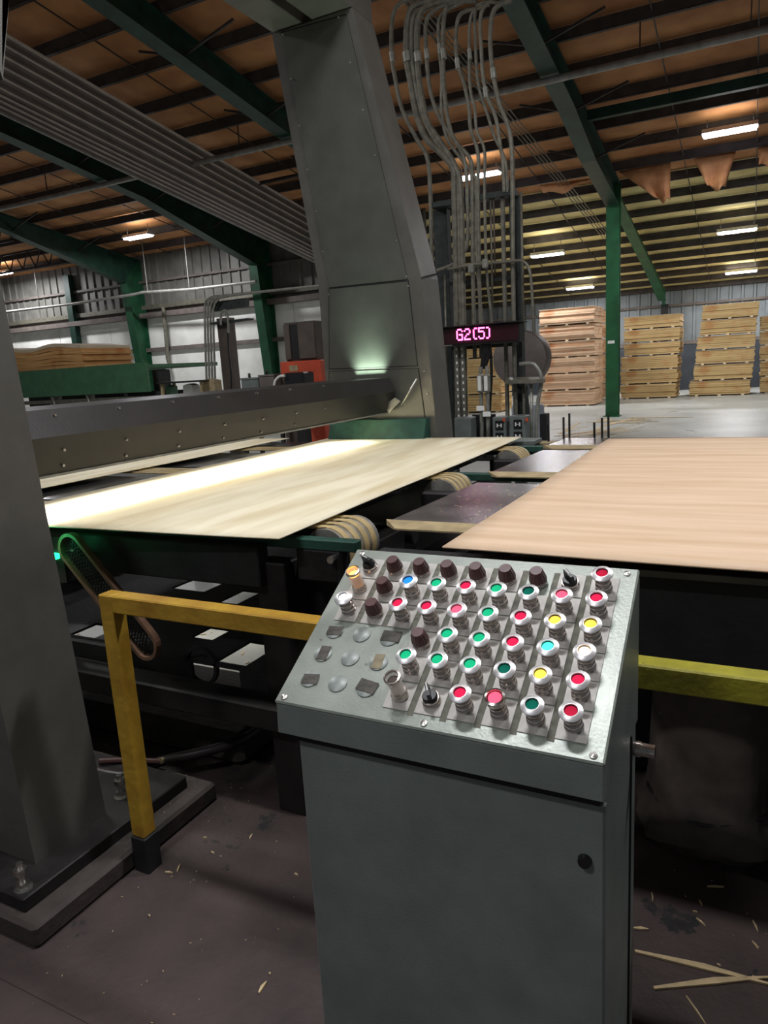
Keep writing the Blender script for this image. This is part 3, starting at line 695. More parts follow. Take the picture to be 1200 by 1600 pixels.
for i in range(N):
    j = (i+1) % N
    for k in range(4): fs.append((4*i+k, 4*j+k, 4*j+(k+1) % 4, 4*i+(k+1) % 4))
part('rim', MB().add(vs, fs), M_rust, CG)
ms = MB(); L = (c1-c0).length
nn = int((L+2*rr)/.017)
for k in range(nn):
    s0 = -rr+.012+k*.017
    for sg in (1, -1):
        hw = rr*.70
        a0 = c0+ax*s0-nrm*hw*sg; a1 = c0+ax*(s0+.05)+nrm*hw*sg
        if s0 > -rr*.45 and s0+.05 < L+rr*.5: ms.bar(a0, a1, .0045, .003)
for k in range(7):
    u = -rr*.6+k*rr*.2; ms.bar(c0+nrm*u-ax*rr*.35, c1+nrm*u+ax*rr*.35, .003)
part('mesh_screen', ms, M_dark, CG, stuff=True)
part('stay', MB().bar(c0, (c0.x, 2.1, 1.0), .02), M_dark, CG)
t = thing('indicator_lamp', 'small glowing green lamp beside the top of the chain guard', 'lamp', at(90, 870, Y=1.98))
p = at(88, 869, Y=1.99); part('lens', MB().bbox(p.x-.035, p.x+.012, 1.97, 2.0, p.z-.012, p.z+.012, .003), M_grl, t)
part('bracket', MB().box(p.x-.06, p.x+.03, 2.0, 2.01, p.z-.12, p.z+.08), M_dark, t)
gl = bpy.data.lights.new('green_lamp', 'POINT'); gl.energy = .35; gl.color = (.05, 1, .35); gl.shadow_soft_size = .02
go = bpy.data.objects.new('green_lamp', gl); COL.objects.link(go); go.parent = t; go.location = Vector((.04, -.06, .08))

# ================================================================== SAFETY RAIL
S = thing('safety_rail', 'yellow painted square-tube guard rail with black foot passing behind the console', 'railing', (-1.9, 1.64, 0))
ztop = 1.052
part('post', MB().bbox(-1.945, -1.885, 1.61, 1.67, .14, ztop, .004), M_yellow, S)
part('foot', MB().bbox(-1.95, -1.88, 1.605, 1.675, .0, .14, .004), M_soot, S)
part('top_rail', MB().bbox(-1.885, -.5, 1.61, 1.67, ztop-.06, ztop, .004), M_yellow, S)
part('top_rail', MB().bbox(-.5, 1.3, 1.61, 1.67, ztop-.06, ztop, .004), M_yellow2, S, 'lemon yellow right part of the rail')
part('post', MB().bbox(1.24, 1.3, 1.61, 1.67, 0, ztop-.06, .004), M_yellow2, S)

# ================================================================== CONSOLE
K = thing('control_console', 'grey-green floor-standing console with a sloped panel of buttons', 'control console', (-.47, 1.2, 0))
XL, XR = -.777, -.178
F0 = Vector((0, 1.0, 1.15)); B0 = Vector((0, 1.35, 1.3545)); E_ = (B0-F0).normalized(); Nn = Vector((0, -E_.z, E_.y))
head = MB().prism([(1.0, 1.088), (1.003, 1.143), (1.012, 1.148), (1.345, 1.343), (1.372, 1.33), (1.372, 1.04), (1.02, 1.075)], 'X', XL+.004, XR-.003)
part('head', head, M_console, K)
part('body', MB().bbox(-.745, XR-.006, 1.045, 1.37, .04, 1.075, .004), M_console, K)
part('plinth', MB().box(-.74, XR-.012, 1.06, 1.36, 0, .04), M_soot, K)
door = part('door', MB().bbox(-.748, XR-.003, 1.026, 1.043, .05, 1.066, .004), M_console, K, 'front door of the cabinet')
part('door_gasket', MB().box(-.745, XR-.008, 1.0425, 1.0455, .05, 1.06), M_seam, K)
part('side_flange', MB().box(XR-.007, XR-.003, 1.30, 1.307, .05, 1.04), M_seam, K)
p = at(914, 1344, Y=1.026)
lk = part('lock', MB().lathe([(0, 1.016), (.009, 1.016), (.0105, 1.019), (.0115, 1.026)], (p.x, 0, p.z), 'Y', 20), M_black, door)
part('lip_shadow_gap', MB().box(XL+.01, XR-.01, 1.02, 1.03, 1.066, 1.075), M_seam, K)
g = part('cable_gland', MB().lathe([(.0, XR+.035), (.013, XR+.035), (.013, XR+.01), (.015, XR+.01), (.015, XR-.004)], (0, 1.33, 1.0), 'X', 16), M_chrome_d, K)
# top panel, its own local frame: u = X, v = along slope, n = normal
def pw(u, v, n=0): return F0+Vector((u, 0, 0))+E_*v+Nn*n
def pmat(u, v, n=0, rz=0):
    m = Matrix((Vector((1, 0, 0)), E_, Nn)).transposed().to_4x4(); m.translation = pw(u, v, n)
    return m @ Matrix.Rotation(rz, 4, 'Z')
tp = MB().bbox(XL, XR, 0, .405, -.012, 0, .003)
top = bpy.data.objects.new('top_panel', tp.mesh('top_panel', M_cons_top)); COL.objects.link(top); top.parent = K
top.matrix_parent_inverse = Matrix(); 
def place(o, m, parent):
    o.parent = parent
    pm = Matrix.Translation(K.location)
    if parent is not K: pm = pm @ parent.matrix_basis
    o.matrix_basis = pm.inverted() @ m
place(top, pmat(0, 0, 0), K)
def add(name, me, u, v, n, parent, rz=0, label=None):
    o = bpy.data.objects.new(name, me); COL.objects.link(o); place(o, pmat(u, v, n, rz), parent)
    if label: o['label'] = label
    return o
me_plate = MB().bbox(-.0245, .0245, -.028, .028, 0, .0012, .0004).mesh('legend_plate', M_plate)
me_grime = MB().box(-.006, .006, -.178, .178, .0001, .0004).mesh('grime', M_grime)
me_base = MB().lathe([(.0155, 0), (.0155, .004), (.0135, .006), (.0145, .008), (.0145, .013), (.0125, .015), (.0125, .019), (.014, .021), (.014, .0245), (.0105, .026), (.0105, .031)], n=20).mesh('button_base', M_chrome_d)
me_ring = MB().lathe([(.0100, .029), (.0170, .0350), (.0192, .0375), (.0190, .0392), (.0130, .0430), (.0112, .0432), (.0102, .0415), (.0098, .0375)], n=28, cap=False).mesh('bezel', M_chrome)
me_ring2 = MB().lathe([(.0105, .030), (.0160, .0335), (.0170, .0375), (.0168, .0450), (.0130, .0465), (.0118, .0375)], n=28, cap=False).mesh('bezel', M_chrome_d)
me_gask = MB().lathe([(.0092, .0378), (.0098, .0412), (.0104, .0418)], n=24, cap=False).mesh('lens_gasket', M_black)
me_lens = {}
for k, m in LENS.items():
    r_ = .0097
    me_lens[k] = MB().lathe([(0, .0360), (r_*.45, .0374), (r_, .0396)], n=14, smooth=False).mesh('lens', m)
me_capbase = MB().lathe([(.0165, 0), (.0165, .005), (.015, .0065), (.0155, .008), (.0155, .012)], n=20).mesh('collar', M_chrome_d)
fl_ = MB(); nfl = 18; prof = [(.0158, .0105), (.0158, .014), (.0118, .033), (.0102, .0345), (0, .0345)]
vs = []
for i, (r, h) in enumerate(prof):
    for k in range(nfl*2):
        rr_ = r*(1 if (k % 2) else .945) if i in (1, 2) else r; a = math.pi*k/nfl; vs.append((rr_*math.cos(a), rr_*math.sin(a), h))
nn = nfl*2; fl_.add(vs, [(i*nn+k, i*nn+(k+1) % nn, (i+1)*nn+(k+1) % nn, (i+1)*nn+k) for i in range(4) for k in range(nn)])
me_cap = fl_.mesh('cap', M_cap)
me_knob = MB().lathe([(.0135, .010), (.0135, .017), (.012, .019), (0, .019)], n=20).prism([(-.004, .018), (.004, .018), (.003, .034), (-.003, .034)], 'Y', -.012, .0135).mesh('knob', M_black)
me_mark = MB().box(-.0008, .0008, -.002, .0138, .034, .0345).mesh('knob_mark', M_white)
me_glassb = MB().lathe([(.0155, 0), (.0155, .008), (.014, .010), (.014, .016)], n=20).mesh('collar', M_chrome_d)
me_glass = MB().lathe([(.0135, .014), (.0138, .050), (.0150, .051), (.0150, .055), (.0125, .055), (.0120, .052), (.0118, .016)], n=24, cap=False).mesh('clear_shroud', M_glass)
me_rimg = MB().lathe([(.0138, .050), (.0152, .051), (.0152, .055), (.0125, .0555), (.0122, .051)], n=24, cap=False).mesh('rim', M_chrome_d)
me_bulb = MB().lathe([(.011, .044), (.006, .047), (0, .048)], n=14).mesh('bulb', M_amber)
me_bulb0 = MB().lathe([(.011, .044), (.006, .047), (0, .048)], n=14).mesh('bulb', M_bag)
me_blank = MB().lathe([(.0185, 0), (.0185, .0016), (.0175, .0024), (0, .0026)], n=28).mesh('blank_plug', M_blank)
me_tape = [MB().bbox(-.0165, .0165, -.011, .011, .0026, .0034, .0003).mesh('tape', M_tape), MB().bbox(-.011, .011, -.0165, .0165, .0026, .0034, .0003).mesh('tape', M_tape),
           MB().bbox(-.0195, .0195, -.0125, .0125, .0026, .0034, .0003).mesh('tape', M_tape), MB().bbox(-.010, .010, -.0165, .0165, .0026, .0034, .0003).mesh('tape', M_tape2)]
NAMES = {'R': 'red', 'RB': 'bright red', 'G': 'green', 'GD': 'dim green', 'GB': 'bright green', 'B': 'blue', 'Y': 'yellow', 'W': 'white', 'O': 'warm white', 'RD': 'dim red'}
rows = [['K1', 'C', 'C', 'C', 'C', 'C', 'C', 'K2', 'RD'],
        ['A', 'C', 'B', 'G', 'R', 'G', 'GD', 'RB', 'R'],
        ['W', 'C', 'R', 'R', 'RB', 'G', 'R', 'Y', 'Y'],
        ['T0', 'T', 'T2', 'C', 'G', 'G', 'R', 'GB', 'O'],
        ['T1', 'T', 'T3', 'G', 'G', 'G', 'GD', 'Y', 'R'],
        ['T0', 'T', 'T2', 'A0', 'K3', 'R', 'RF', 'GD', 'RD']]
VV = [.348, .289, .230, .172, .115, .056]
LENS['RF'] = LENS['RB']; me_lens['RF'] = MB().lathe([(0, .0395), (.0055, .0412), (.0114, .0430)], n=12, smooth=False).mesh('lens', LENS['RB'])
for r, row in enumerate(rows):
    for c, k in enumerate(row):
        u = -.718+.0606*c; v = VV[r]
        if k[0] == 'T':
            pl_ = add('blank_plug', me_blank, u-.008, v+.003, 0, K)
            if len(k) > 1:
                j = int(k[1]); o = bpy.data.objects.new('tape', me_tape[j]); COL.objects.link(o); o.parent = pl_
                o.matrix_basis = Matrix.Translation(((random.uniform(-.003, .003)), random.uniform(-.005, .002) if j != 2 else .004, 0)) @ Matrix.Rotation(random.uniform(-.15, .15), 4, 'Z')
            continue
        if not (r == 0 and c == 6): add('legend_plate', me_plate, u, v, .0005, K, random.uniform(-.012, .012))
        tw = random.uniform(0, 6)
        if k == 'C':
            b = add('capped_button', me_capbase, u, v, .0015, K, label='button with a fluted brown cap')
            o = bpy.data.objects.new('cap', me_cap); COL.objects.link(o); o.parent = b; o.rotation_euler.z = tw; o.scale = (1.08, 1.08, 1)
        elif k[0] == 'K':
            b = add('selector_switch', me_capbase, u, v, .0015, K, label='black selector switch')
            o = bpy.data.objects.new('knob', me_knob); COL.objects.link(o); o.parent = b; o.rotation_euler.z = {'1': 1.2, '2': .75, '3': .5}[k[1]]
            o2 = bpy.data.objects.new('knob_mark', me_mark); COL.objects.link(o2); o2.parent = b; o2.rotation_euler.z = o.rotation_euler.z
        elif k[0] == 'A':
            b = add('pilot_light', me_glassb, u, v, .0015, K, label='glowing orange pilot light in a clear shroud' if k == 'A' else 'unlit pilot light in a clear shroud')
            for nm, me in (('clear_shroud', me_glass), ('rim', me_rimg), ('bulb', me_bulb if k == 'A' else me_bulb0)):
                o = bpy.data.objects.new(nm, me); COL.objects.link(o); o.parent = b
        else:
            b = add('push_button', me_base, u, v, .0015, K, label='illuminated push button with %s lens' % NAMES.get(k, 'bright red'))
            for nm, me in (('bezel', me_ring2 if k == 'RF' else me_ring), ('lens', me_lens[k])) + ((('gasket', me_gask),) if k != 'RF' else ()):
                o = bpy.data.objects.new(nm, me); COL.objects.link(o); o.parent = b; o.rotation_euler.z = tw
# dirty channels between the plate columns
for c in range(1, 9):
    v0 = .2 if c > 3 else .317 if c < 1 else .289
    o = add('grime', me_grime, -.718+.0606*(c-.5), .20 if c >= 4 else .29, 0, K)
    if c < 4: o.scale = (1, .5, 1)
    o.name = 'grime_strip'
me_scr = MB().lathe([(.0065, 0), (.006, .002), (.002, .003), (0, .002)], n=10).mesh('screw', M_zinc)
for u, v in ((XL+.018, .012), (-.475, .012), (XR-.018, .012), (XR-.02, .39), (XL+.02, .39)): add('screw', me_scr, u, v, .0004, K)

# ================================================================== LED SIGN and CONDUIT RACK
YR = 8.0
Sg = thing('message_display', 'long black electronic display with glowing pink characters G2(5) on the conduit rack', 'display sign', at(750, 522, Y=7.7))
a, b, c, d = at(688, 513, Y=7.7), at(812, 503, Y=7.7), at(812, 535, Y=7.7), at(690, 541, Y=7.7)
x0, x1 = a.x, b.x; z1_, z0_ = (a.z+b.z)/2, (c.z+d.z)/2
part('case', MB().bbox(x0, x1, 7.7, 7.86, z0_, z1_, .006), M_soot, Sg)
part('face', MB().box(x0+.015, x1-.015, 7.692, 7.699, z0_+.02, z1_-.015), M_signface, Sg)
part('lip', MB().bbox(x0-.03, x1+.03, 7.64, 7.9, z1_, z1_+.012, .003), M_dark, Sg)
part('name_plate', MB().box(x0+.02, x0+.14, 7.688, 7.692, z0_+.004, z0_+.016), M_conduit_b, Sg)
FONT = {'G': ['01110', '10001', '10000', '10111', '10001', '10001', '01111'], '2': ['01110', '10001', '00001', '00110', '01000', '10000', '11111'],
        '(': ['011', '100', '100', '100', '100', '100', '011'], '5': ['11111', '10000', '11110', '00001', '00001', '10001', '01110'], ')': ['110', '001', '001', '001', '001', '001', '110']}
p0 = at(714, 516, Y=7.69); pz = at(716, 533.5, Y=7.69); pit = (p0.z-pz.z)/7*1.05; ptx = (at(767, 524, Y=7.69).x-p0.x)/26
cx = 0; zt = (z0_+z1_)/2+.01+3.3*pit
for chh in 'G2 (5)':
    if chh == ' ': cx += 1; continue
    mb = MB(); g = FONT[chh]
    for r in range(7):
        for q, bit in enumerate(g[r]):
            if bit == '1':
                X = p0.x+(cx+q)*ptx; Z = zt-r*pit; mb.box(X-ptx*.43, X+ptx*.43, 7.683, 7.691, Z-pit*.43, Z+pit*.43)
    part('lit_character', mb, M_led, Sg); cx += len(g[0])+1

RK = thing('conduit_rack', 'tall dark steel rack carrying many bent grey conduits and switch boxes', 'conduit rack', at(750, 660, Y=YR))
def ap(px_, py_, Y=YR): return at(px_, py_, Y=Y)
def post(xa, xb, ytop, ybot, Y, m, dep=.12, name='post'):
    p, q = ap((xa+xb)/2, ytop, Y), ap((xa+xb)/2, (ytop+700)/2, Y); hw = abs(ap(xb, 500, Y).x-ap(xa, 500, Y).x)/2
    X = ap((xa+xb)/2, 500, Y).x
    return part(name, MB().bbox(X-hw, X+hw, Y, Y+dep, -.02, p.z, .004), m, RK)
post(683, 704, 326, 0, YR+.1, M_rack); post(799, 815, 305, 0, YR+.1, M_rack)
post(786, 791, 300, 0, YR, M_conduit, .05, 'strut_channel')
a, b = ap(676, 322, YR), ap(806, 300, YR)
part('cross_channel', MB().bbox(a.x, b.x, YR-.06, YR+.1, a.z-.03, a.z+.03, .004), M_rack, RK)
a = ap(716, 300, YR); 
for zz in (2.62, 1.9): part('cross_channel', MB().bbox(ap(700, 420).x, ap(806, 420).x, YR+.02, YR+.07, zz-.02, zz+.02, .003), M_rack, RK)
C1 = [
 ([(650, -2), (625, 5), (613, 30), (612, 85), (617, 120), (628, 170), (650, 215), (667, 245), (672, 290), (674, 380), (676, 440)], .017),
 ([(730, -10), (668, 2), (640, 20), (635, 85), (642, 130), (650, 175), (665, 215), (690, 240), (708, 265), (710, 300), (713, 450), (716, 660)], .026),
 ([(735, -2), (680, 5), (655, 25), (652, 85), (657, 140), (668, 190), (690, 225), (712, 262), (720, 300), (723, 450), (727, 660)], .024),
 ([(725, 0), (690, 10), (667, 30), (666, 80), (672, 140), (685, 180), (700, 205), (722, 240), (729, 275), (731, 370), (724, 395), (710, 412), (683, 423)], .016),
 ([(745, 2), (710, 4), (695, 20), (692, 80), (695, 150), (703, 200), (715, 225), (735, 250), (738, 290), (739, 430), (742, 560)], .017),
 ([(755, 12), (722, 20), (713, 45), (714, 95), (725, 130), (733, 170), (735, 200), (747, 240), (747, 290), (749, 430), (752, 560)], .015),
 ([(765, 8), (745, 12), (735, 30), (733, 80), (735, 140), (742, 170), (745, 205), (757, 235), (757, 290), (760, 420), (768, 500), (764, 540)], .012),
 ([(772, -2), (752, 20), (752, 75), (758, 140), (775, 185), (782, 230), (786, 250), (788, 300)], .015),
 ([(800, 0), (772, 15), (766, 60), (770, 110), (780, 160), (795, 200), (800, 240), (801, 300), (802, 450), (806, 660)], .018),
 ([(800, -6), (788, 4), (746, 8), (743, 60), (747, 130), (762, 180), (773, 215), (789, 250), (793, 300)], .012),
 ([(732, 0), (702, 14), (686, 30), (686, 72), (690, 120), (690, 170), (698, 215), (722, 250), (744, 280), (744, 300), (746, 420), (757, 540)], .013),
 ([(765, -8), (700, 0), (662, 14), (645, 30), (644, 84), (649, 130), (660, 178), (677, 215), (700, 245), (715, 272), (716, 300), (718, 420), (722, 660)], .018),
]
for pts, r in C1:
    r = r*1.4
    n = len(pts)
    P = [ap(x, y, YR-.05) for x, y in pts]
    o = part('conduit', MB().tube(smooth_path(P, 4), r, 8), M_conduit, RK)
    if r > .014 and pts[3][1] > 60:
        q = ap(pts[3][0], pts[3][1], YR-.05); part('coupling', MB().tube([(q.x, q.y, q.z+.02), (q.x+.01, q.y, q.z-.08)], r*1.35, 10), M_conduit_b, RK)
for x, ya, yb, r, m in ((766, 300, 480, .012, M_conduit), (771, 305, 430, .010, M_brown), (695, 430, 660, .012, M_conduit), (818, 600, 690, .02, M_conduit), (814, 300, 520, .014, M_conduit)):
    p, q = ap(x, ya, YR-.02), ap(x+(yb-ya)*.02, yb, YR-.02); part('conduit', MB().tube([p, q], r, 8), m, RK)
part('conduit', MB().tube(smooth_path([ap(*p, YR-.12) for p in ((700, 421), (735, 414), (760, 412), (800, 408), (818, 409), (828, 425), (832, 470), (834, 520))], 4), .016, 8), M_conduit, RK)
for cx_, cy_ in ((736, 420), (758, 412)): p = ap(cx_, cy_, YR-.14); part('conduit_body', MB().bbox(p.x-.03, p.x+.03, p.y-.03, p.y+.03, p.z-.05, p.z+.05, .01), M_conduit_b, RK)
# pair of fitted pipes with pale conduit bodies
for (xx, yt, yb, xl, yl) in ((751, 573, 676, 749, 638), (761, 572, 676, 761, 647)):
    p, q = ap(xx, yt, 7.75), ap(xx+2, 690, 7.75)
    part('conduit', MB().tube([p, (q.x, 7.75, q.z)], .022, 10), M_conduit_b, RK)
    p = ap(xx, 599, 7.73); part('conduit_body', MB().bbox(p.x-.035, p.x+.035, 7.69, 7.76, p.z-.10, p.z+.10, .015), M_conduit_b, RK)
    part('cover', MB().bbox(p.x-.02, p.x+.02, 7.68, 7.692, p.z-.08, p.z+.08, .004), M_white, RK)
    p = ap(xx, yl, 7.72); part('tag', MB().bbox(p.x-.045, p.x+.045, 7.70, 7.72, p.z-.027, p.z+.027, .003), M_white, RK, 'cream tag on the pipe')
part('hose', MB().tube(smooth_path([ap(760, 535, 7.8), ap(759, 555, 7.8), ap(755, 575, 7.82)], 3), [.055, .058, .055, .05, .045, .04, .04], 10), M_black, RK)
part('hose', MB().tube(smooth_path([ap(765, 535, 7.85), ap(768, 580, 7.85), ap(765, 640, 7.85), ap(766, 690, 7.85)], 3), .018, 8), M_black, RK)
# perforated struts on the left
for xx in (713, 722):
    p, q = ap(xx, 545, 7.82), ap(xx, 652, 7.82)
    s_ = part('strut_channel', MB().box(p.x-.02, p.x+.02, 7.82, 7.85, q.z-.1, p.z+.3), M_conduit, RK)
    hl = MB()
    zz = q.z
    while zz < p.z+.02: hl.box(p.x-.008, p.x+.008, 7.815, 7.822, zz, zz+.03); zz += .075
    part('slots', hl, M_white, s_, stuff=True)
# right-hand bent pipes and cable tray
part('conduit', MB().tube(smooth_path([ap(*p, 7.9) for p in ((812, 569), (832, 568), (843, 580), (846, 596), (841, 625), (838, 660), (838, 700))], 4), .022, 8), M_conduit_b, RK)
part('conduit', MB().tube([ap(830, 600, 7.9), ap(831, 700, 7.9)], .02, 8), M_conduit_b, RK)
part('cable_tray', MB().plate([ap(790, 600, 7.8), ap(852, 598, 7.8), ap(852, 594, 7.95), ap(790, 595, 7.95)], (0, 0, .04)), M_conduit, RK)
a, b = ap(843, 647, 7.95), ap(854, 692, 7.95); part('panel', MB().bbox(a.x, b.x, 7.95, 8.1, .8, a.z, .006), M_soot, RK)
def switch_box(xa, xb, yt, yb, label, handle=True):
    Yb = 7.6; a = ap(xa, yt, Yb); b = ap(xb, yb, Yb)
    t = thing('switch_box', label, 'electrical box', ((a.x+b.x)/2, Yb+.1, b.z-.25), 'grey switch boxes on the conduit rack')
    part('case', MB().bbox(a.x, b.x, Yb, Yb+.2, b.z-.25, a.z, .012), M_box, t)
    if handle:
        cx = (a.x*.45+b.x*.55)
        for zc in (a.z-.09, a.z-.22):     # H-shaped marks of the switch plates
            m_ = MB(); m_.box(cx-.045, cx+.045, Yb-.008, Yb-.001, zc-.05, zc+.05)
            pl_ = part('switch_plate', m_, M_black, t)
            part('marks', MB().box(cx-.03, cx-.015, Yb-.011, Yb-.008, zc-.02, zc+.02).box(cx+.015, cx+.03, Yb-.011, Yb-.008, zc-.02, zc+.02).box(cx-.03, cx+.03, Yb-.011, Yb-.008, zc-.003, zc+.003), M_white, pl_)
    return t
switch_box(709, 736, 653, 684, 'plain grey switch box at the left of the rack foot, next to the tower', False)
s1 = switch_box(769, 790, 652, 680, 'grey switch box in the middle of the rack foot, beside the tagged pipes')
s2 = switch_box(795, 821, 650, 680, 'grey switch box at the right of the rack foot')
for s_, px_ in ((s1, 787), (s2, 823)):
    p = ap(px_, 656, 7.58); part('lever', MB().bbox(p.x-.012, p.x+.012, 7.57, 7.6, p.z-.02, p.z+.02, .004), M_red, s_)
p = ap(738, 660, 7.8); part('panel', MB().box(ap(736, 640, 7.85).x, ap(770, 640, 7.85).x, 7.88, 7.95, .6, ap(750, 648, 7.88).z), M_soot, RK)

# big round fan housing behind the rack
YD = 10.5
c = at(815, 560, Y=YD); r = abs(at(859, 560, Y=YD).x-at(775, 560, Y=YD).x)/2
t = thing('drum_fan', 'large round brown-grey fan housing on a stand behind the right side of the rack', 'fan', (c.x, YD, -.02))
part('housing', MB().lathe([(r*.97, YD-.12), (r, YD-.10), (r, YD+.16), (r*.9, YD+.18)], (c.x, 0, c.z), 'Y', 36), M_disc, t)
part('grille', MB().lathe([(0, YD-.19), (r*.3, YD-.18), (r*.8, YD-.14), (r*.97, YD-.12)], (c.x, 0, c.z), 'Y', 36), M_disc, t)
part('stand', MB().bar((c.x-.15, YD, -.02), (c.x-.05, YD, c.z-r), .05).bar((c.x+.15, YD, -.02), (c.x+.05, YD, c.z-r), .05).box(c.x-.3, c.x+.3, YD-.2, YD+.2, -.02, .02), M_rack, t)
a, b = at(838, 602, Y=11.5), at(851, 640, Y=11.5)
t = thing('plastic_drum', 'pale blue-white plastic drum below the round fan', 'drum', ((at(824, 600, Y=11.5).x), 11.5, -.02))
part('shell', MB().lathe([(.24, -.02), (.26, .02), (.26, .45), (.275, .47), (.26, .5), (.26, .95), (.24, 1.0), (0, 1.0)], (at(824, 600, Y=11.5).x, 11.5, 0), 'Z', 24), M_bluew, t)

# ================================================================== LEFT BACKGROUND
YG = 11.0
def gx(px_, py_, Y=YG): return at(px_, py_, Y=Y)
t = thing('green_table', 'long green-sided feed table at left behind the hood', 'table', (gx(130, 600).x, YG+.8, -.02))
a, b = gx(10, 575), gx(228, 566); c = gx(238, 609)
part('side_panel', MB().bbox(a.x-1.2, b.x, YG, YG+.06, c.z-.04, b.z, .01), M_tablegreen, t)
part('top', MB().bbox(a.x-1.2, b.x, YG+.06, YG+2.2, b.z-.12, b.z-.04, .01), M_tablegreen, t)
part('lower_rail', MB().bbox(a.x-1.2, b.x+.05, YG+.1, YG+.18, c.z-.2, c.z-.12, .005), M_conduit, t)
for px_ in (68, 76, 128, 180, 236):
    X = gx(px_, 620).x; part('leg', MB().box(X-.05, X+.05, YG+.2, YG+.3, -.02, c.z-.04), M_conduit_b if px_ < 130 else M_rack, t)
for px_ in (78, 132):
    X = gx(px_, 620).x; part('hose', MB().tube(smooth_path([(X, YG+.05, c.z-.04), (X+.12, YG, c.z-.2), (X+.05, YG+.05, c.z-.45), (X+.1, YG+.1, .4)], 4), .02, 6), M_conduit_b, t)
part('under_panel', MB().box(a.x-1, b.x, YG+1.2, YG+1.25, -.02, c.z-.05), M_soot, t)
# green column post / cylinder at the table end
zt_ = b.z+.001
t = thing('veneer_pile', 'wavy orange-brown pile of veneer lying on the green feed table', 'wood stack', (gx(70, 560).x, YG+1, zt_))
p0, p1 = gx(12, 572), gx(124, 568); vs = []; nx = 14; lay = 7; x0_, x1_ = p0.x-.5, p1.x; tz = gx(60, 541).z
for l in range(lay):
    mb = MB(); 
    h0 = zt_+(tz-zt_)*l/lay; h1 = zt_+(tz-zt_)*(l+1)/lay-.006
    jx = random.uniform(-.04, .04); v = []
    for i in range(nx+1):
        x = x0_+(x1_-x0_)*i/nx+jx; wv = .05*math.sin(i*.75+.5)*(l/lay)
        v += [(x, YG+.12, h0+wv*.9), (x, YG+1.5, h0+wv*.9), (x, YG+1.5, h1+wv), (x, YG+.12, h1+wv)]
    fs = [(0, 1, 2, 3), tuple(4*nx+k for k in (3, 2, 1, 0))]+[(4*i+k, 4*i+(k+1) % 4, 4*(i+1)+(k+1) % 4, 4*(i+1)+k) for i in range(nx) for k in range(4)]
    mb.add(v, fs); part('veneer_layer', mb, M_edgeO if l < lay-1 else M_topW, t)
# red cabinet group
YC = 9.5
a, b = gx(437, 566, YC), gx(499, 565, YC)
t = thing('red_cabinet', 'orange-red machine cabinet left of the tower, partly behind the hood', 'cabinet', ((a.x+b.x)/2, YC+.3, -.02))
part('body', MB().bbox(a.x+.0, b.x+.02, YC, YC+.7, -.02, a.z, .01), M_red, t)
part('dark_door', MB().bbox(a.x+.02, gx(472, 600, YC).x, YC-.03, YC, .1, a.z-.2, .005), M_brown, t)
part('tag', MB().box(gx(452, 572, YC).x, gx(465, 572, YC).x, YC-.006, YC, gx(455, 580, YC).z, gx(455, 571, YC).z), M_tan, t)
c_, d_ = gx(443, 505, YC+.1), gx(495, 505, YC+.1)
t = thing('brown_cabinet', 'tall dark brown cabinet standing on the orange-red cabinet', 'cabinet', ((c_.x+d_.x)/2, YC+.4, a.z))
part('body', MB().bbox(c_.x, d_.x-.04, YC+.1, YC+.6, a.z, c_.z, .01), M_brown, t)
xm = gx(468, 540, YC+.1).x; part('door', MB().bbox(xm, d_.x-.045, YC+.07, YC+.1, a.z+.03, c_.z-.03, .006), M_brown, t)
part('door', MB().bbox(c_.x+.005, xm-.15, YC+.07, YC+.1, a.z+.03, c_.z-.03, .006), M_brown, t)
part('door_gap', MB().box(xm-.15, xm, YC+.09, YC+.1, a.z+.03, c_.z-.03), M_seam, t)
p = gx(442, 583, 9.0); q = gx(475, 600, 9.0)
t = thing('motor_box', 'black motor box with a white hose in front of the red cabinet', 'machine part', ((p.x+q.x)/2, 9.1, q.z-.3))
part('case', MB().bbox(p.x, q.x, 9.0, 9.3, q.z-.5, p.z, .02), M_black, t)
part('hose', MB().tube(smooth_path([gx(428, 607, 8.95), gx(430, 595, 8.95), gx(437, 588, 8.95), gx(445, 587, 8.95)], 4), .018, 8), M_white, t)
part('support', MB().box(p.x+.1, q.x-.1, 9.1, 9.25, -.02, q.z-.5), M_soot, t)
for (xa, xb, yt, m, lb) in ((376, 405, 594, M_box, 'low blue-grey box on the bench behind the hood'), (404, 430, 589, M_girt, 'olive grey box beside the white hose')):
    p, q = gx(xa, yt, 9.3), gx(xb, 612, 9.3)
    t = thing('equipment_box', lb, 'box', ((p.x+q.x)/2, 9.4, q.z-.2))
    part('case', MB().bbox(p.x, q.x, 9.3, 9.6, q.z-.2, p.z, .01), m, t)
    part('lid', MB().bbox(p.x-.01, q.x+.01, 9.29, 9.61, p.z, p.z+.03, .005), m, t)
    part('stud', MB().tube([((p.x*.7+q.x*.3), 9.4, p.z+.03), ((p.x*.7+q.x*.3), 9.4, p.z+.1)], .02, 8), M_rack, t)
p, q = gx(372, 612, 9.25), gx(432, 612, 9.25)
t = thing('work_bench', 'dark bench behind the hood that carries the grey boxes', 'bench', ((p.x+q.x)/2, 9.5, -.02))
part('top', MB().bbox(p.x-.1, q.x-.02, 9.25, 9.8, q.z-.26, q.z-.2, .006), M_soot, t)
for X in (p.x, q.x): 
    for Yy in (9.3, 9.72): part('leg', MB().box(X-.03, X+.03, Yy, Yy+.05, -.02, q.z-.26), M_soot, t)
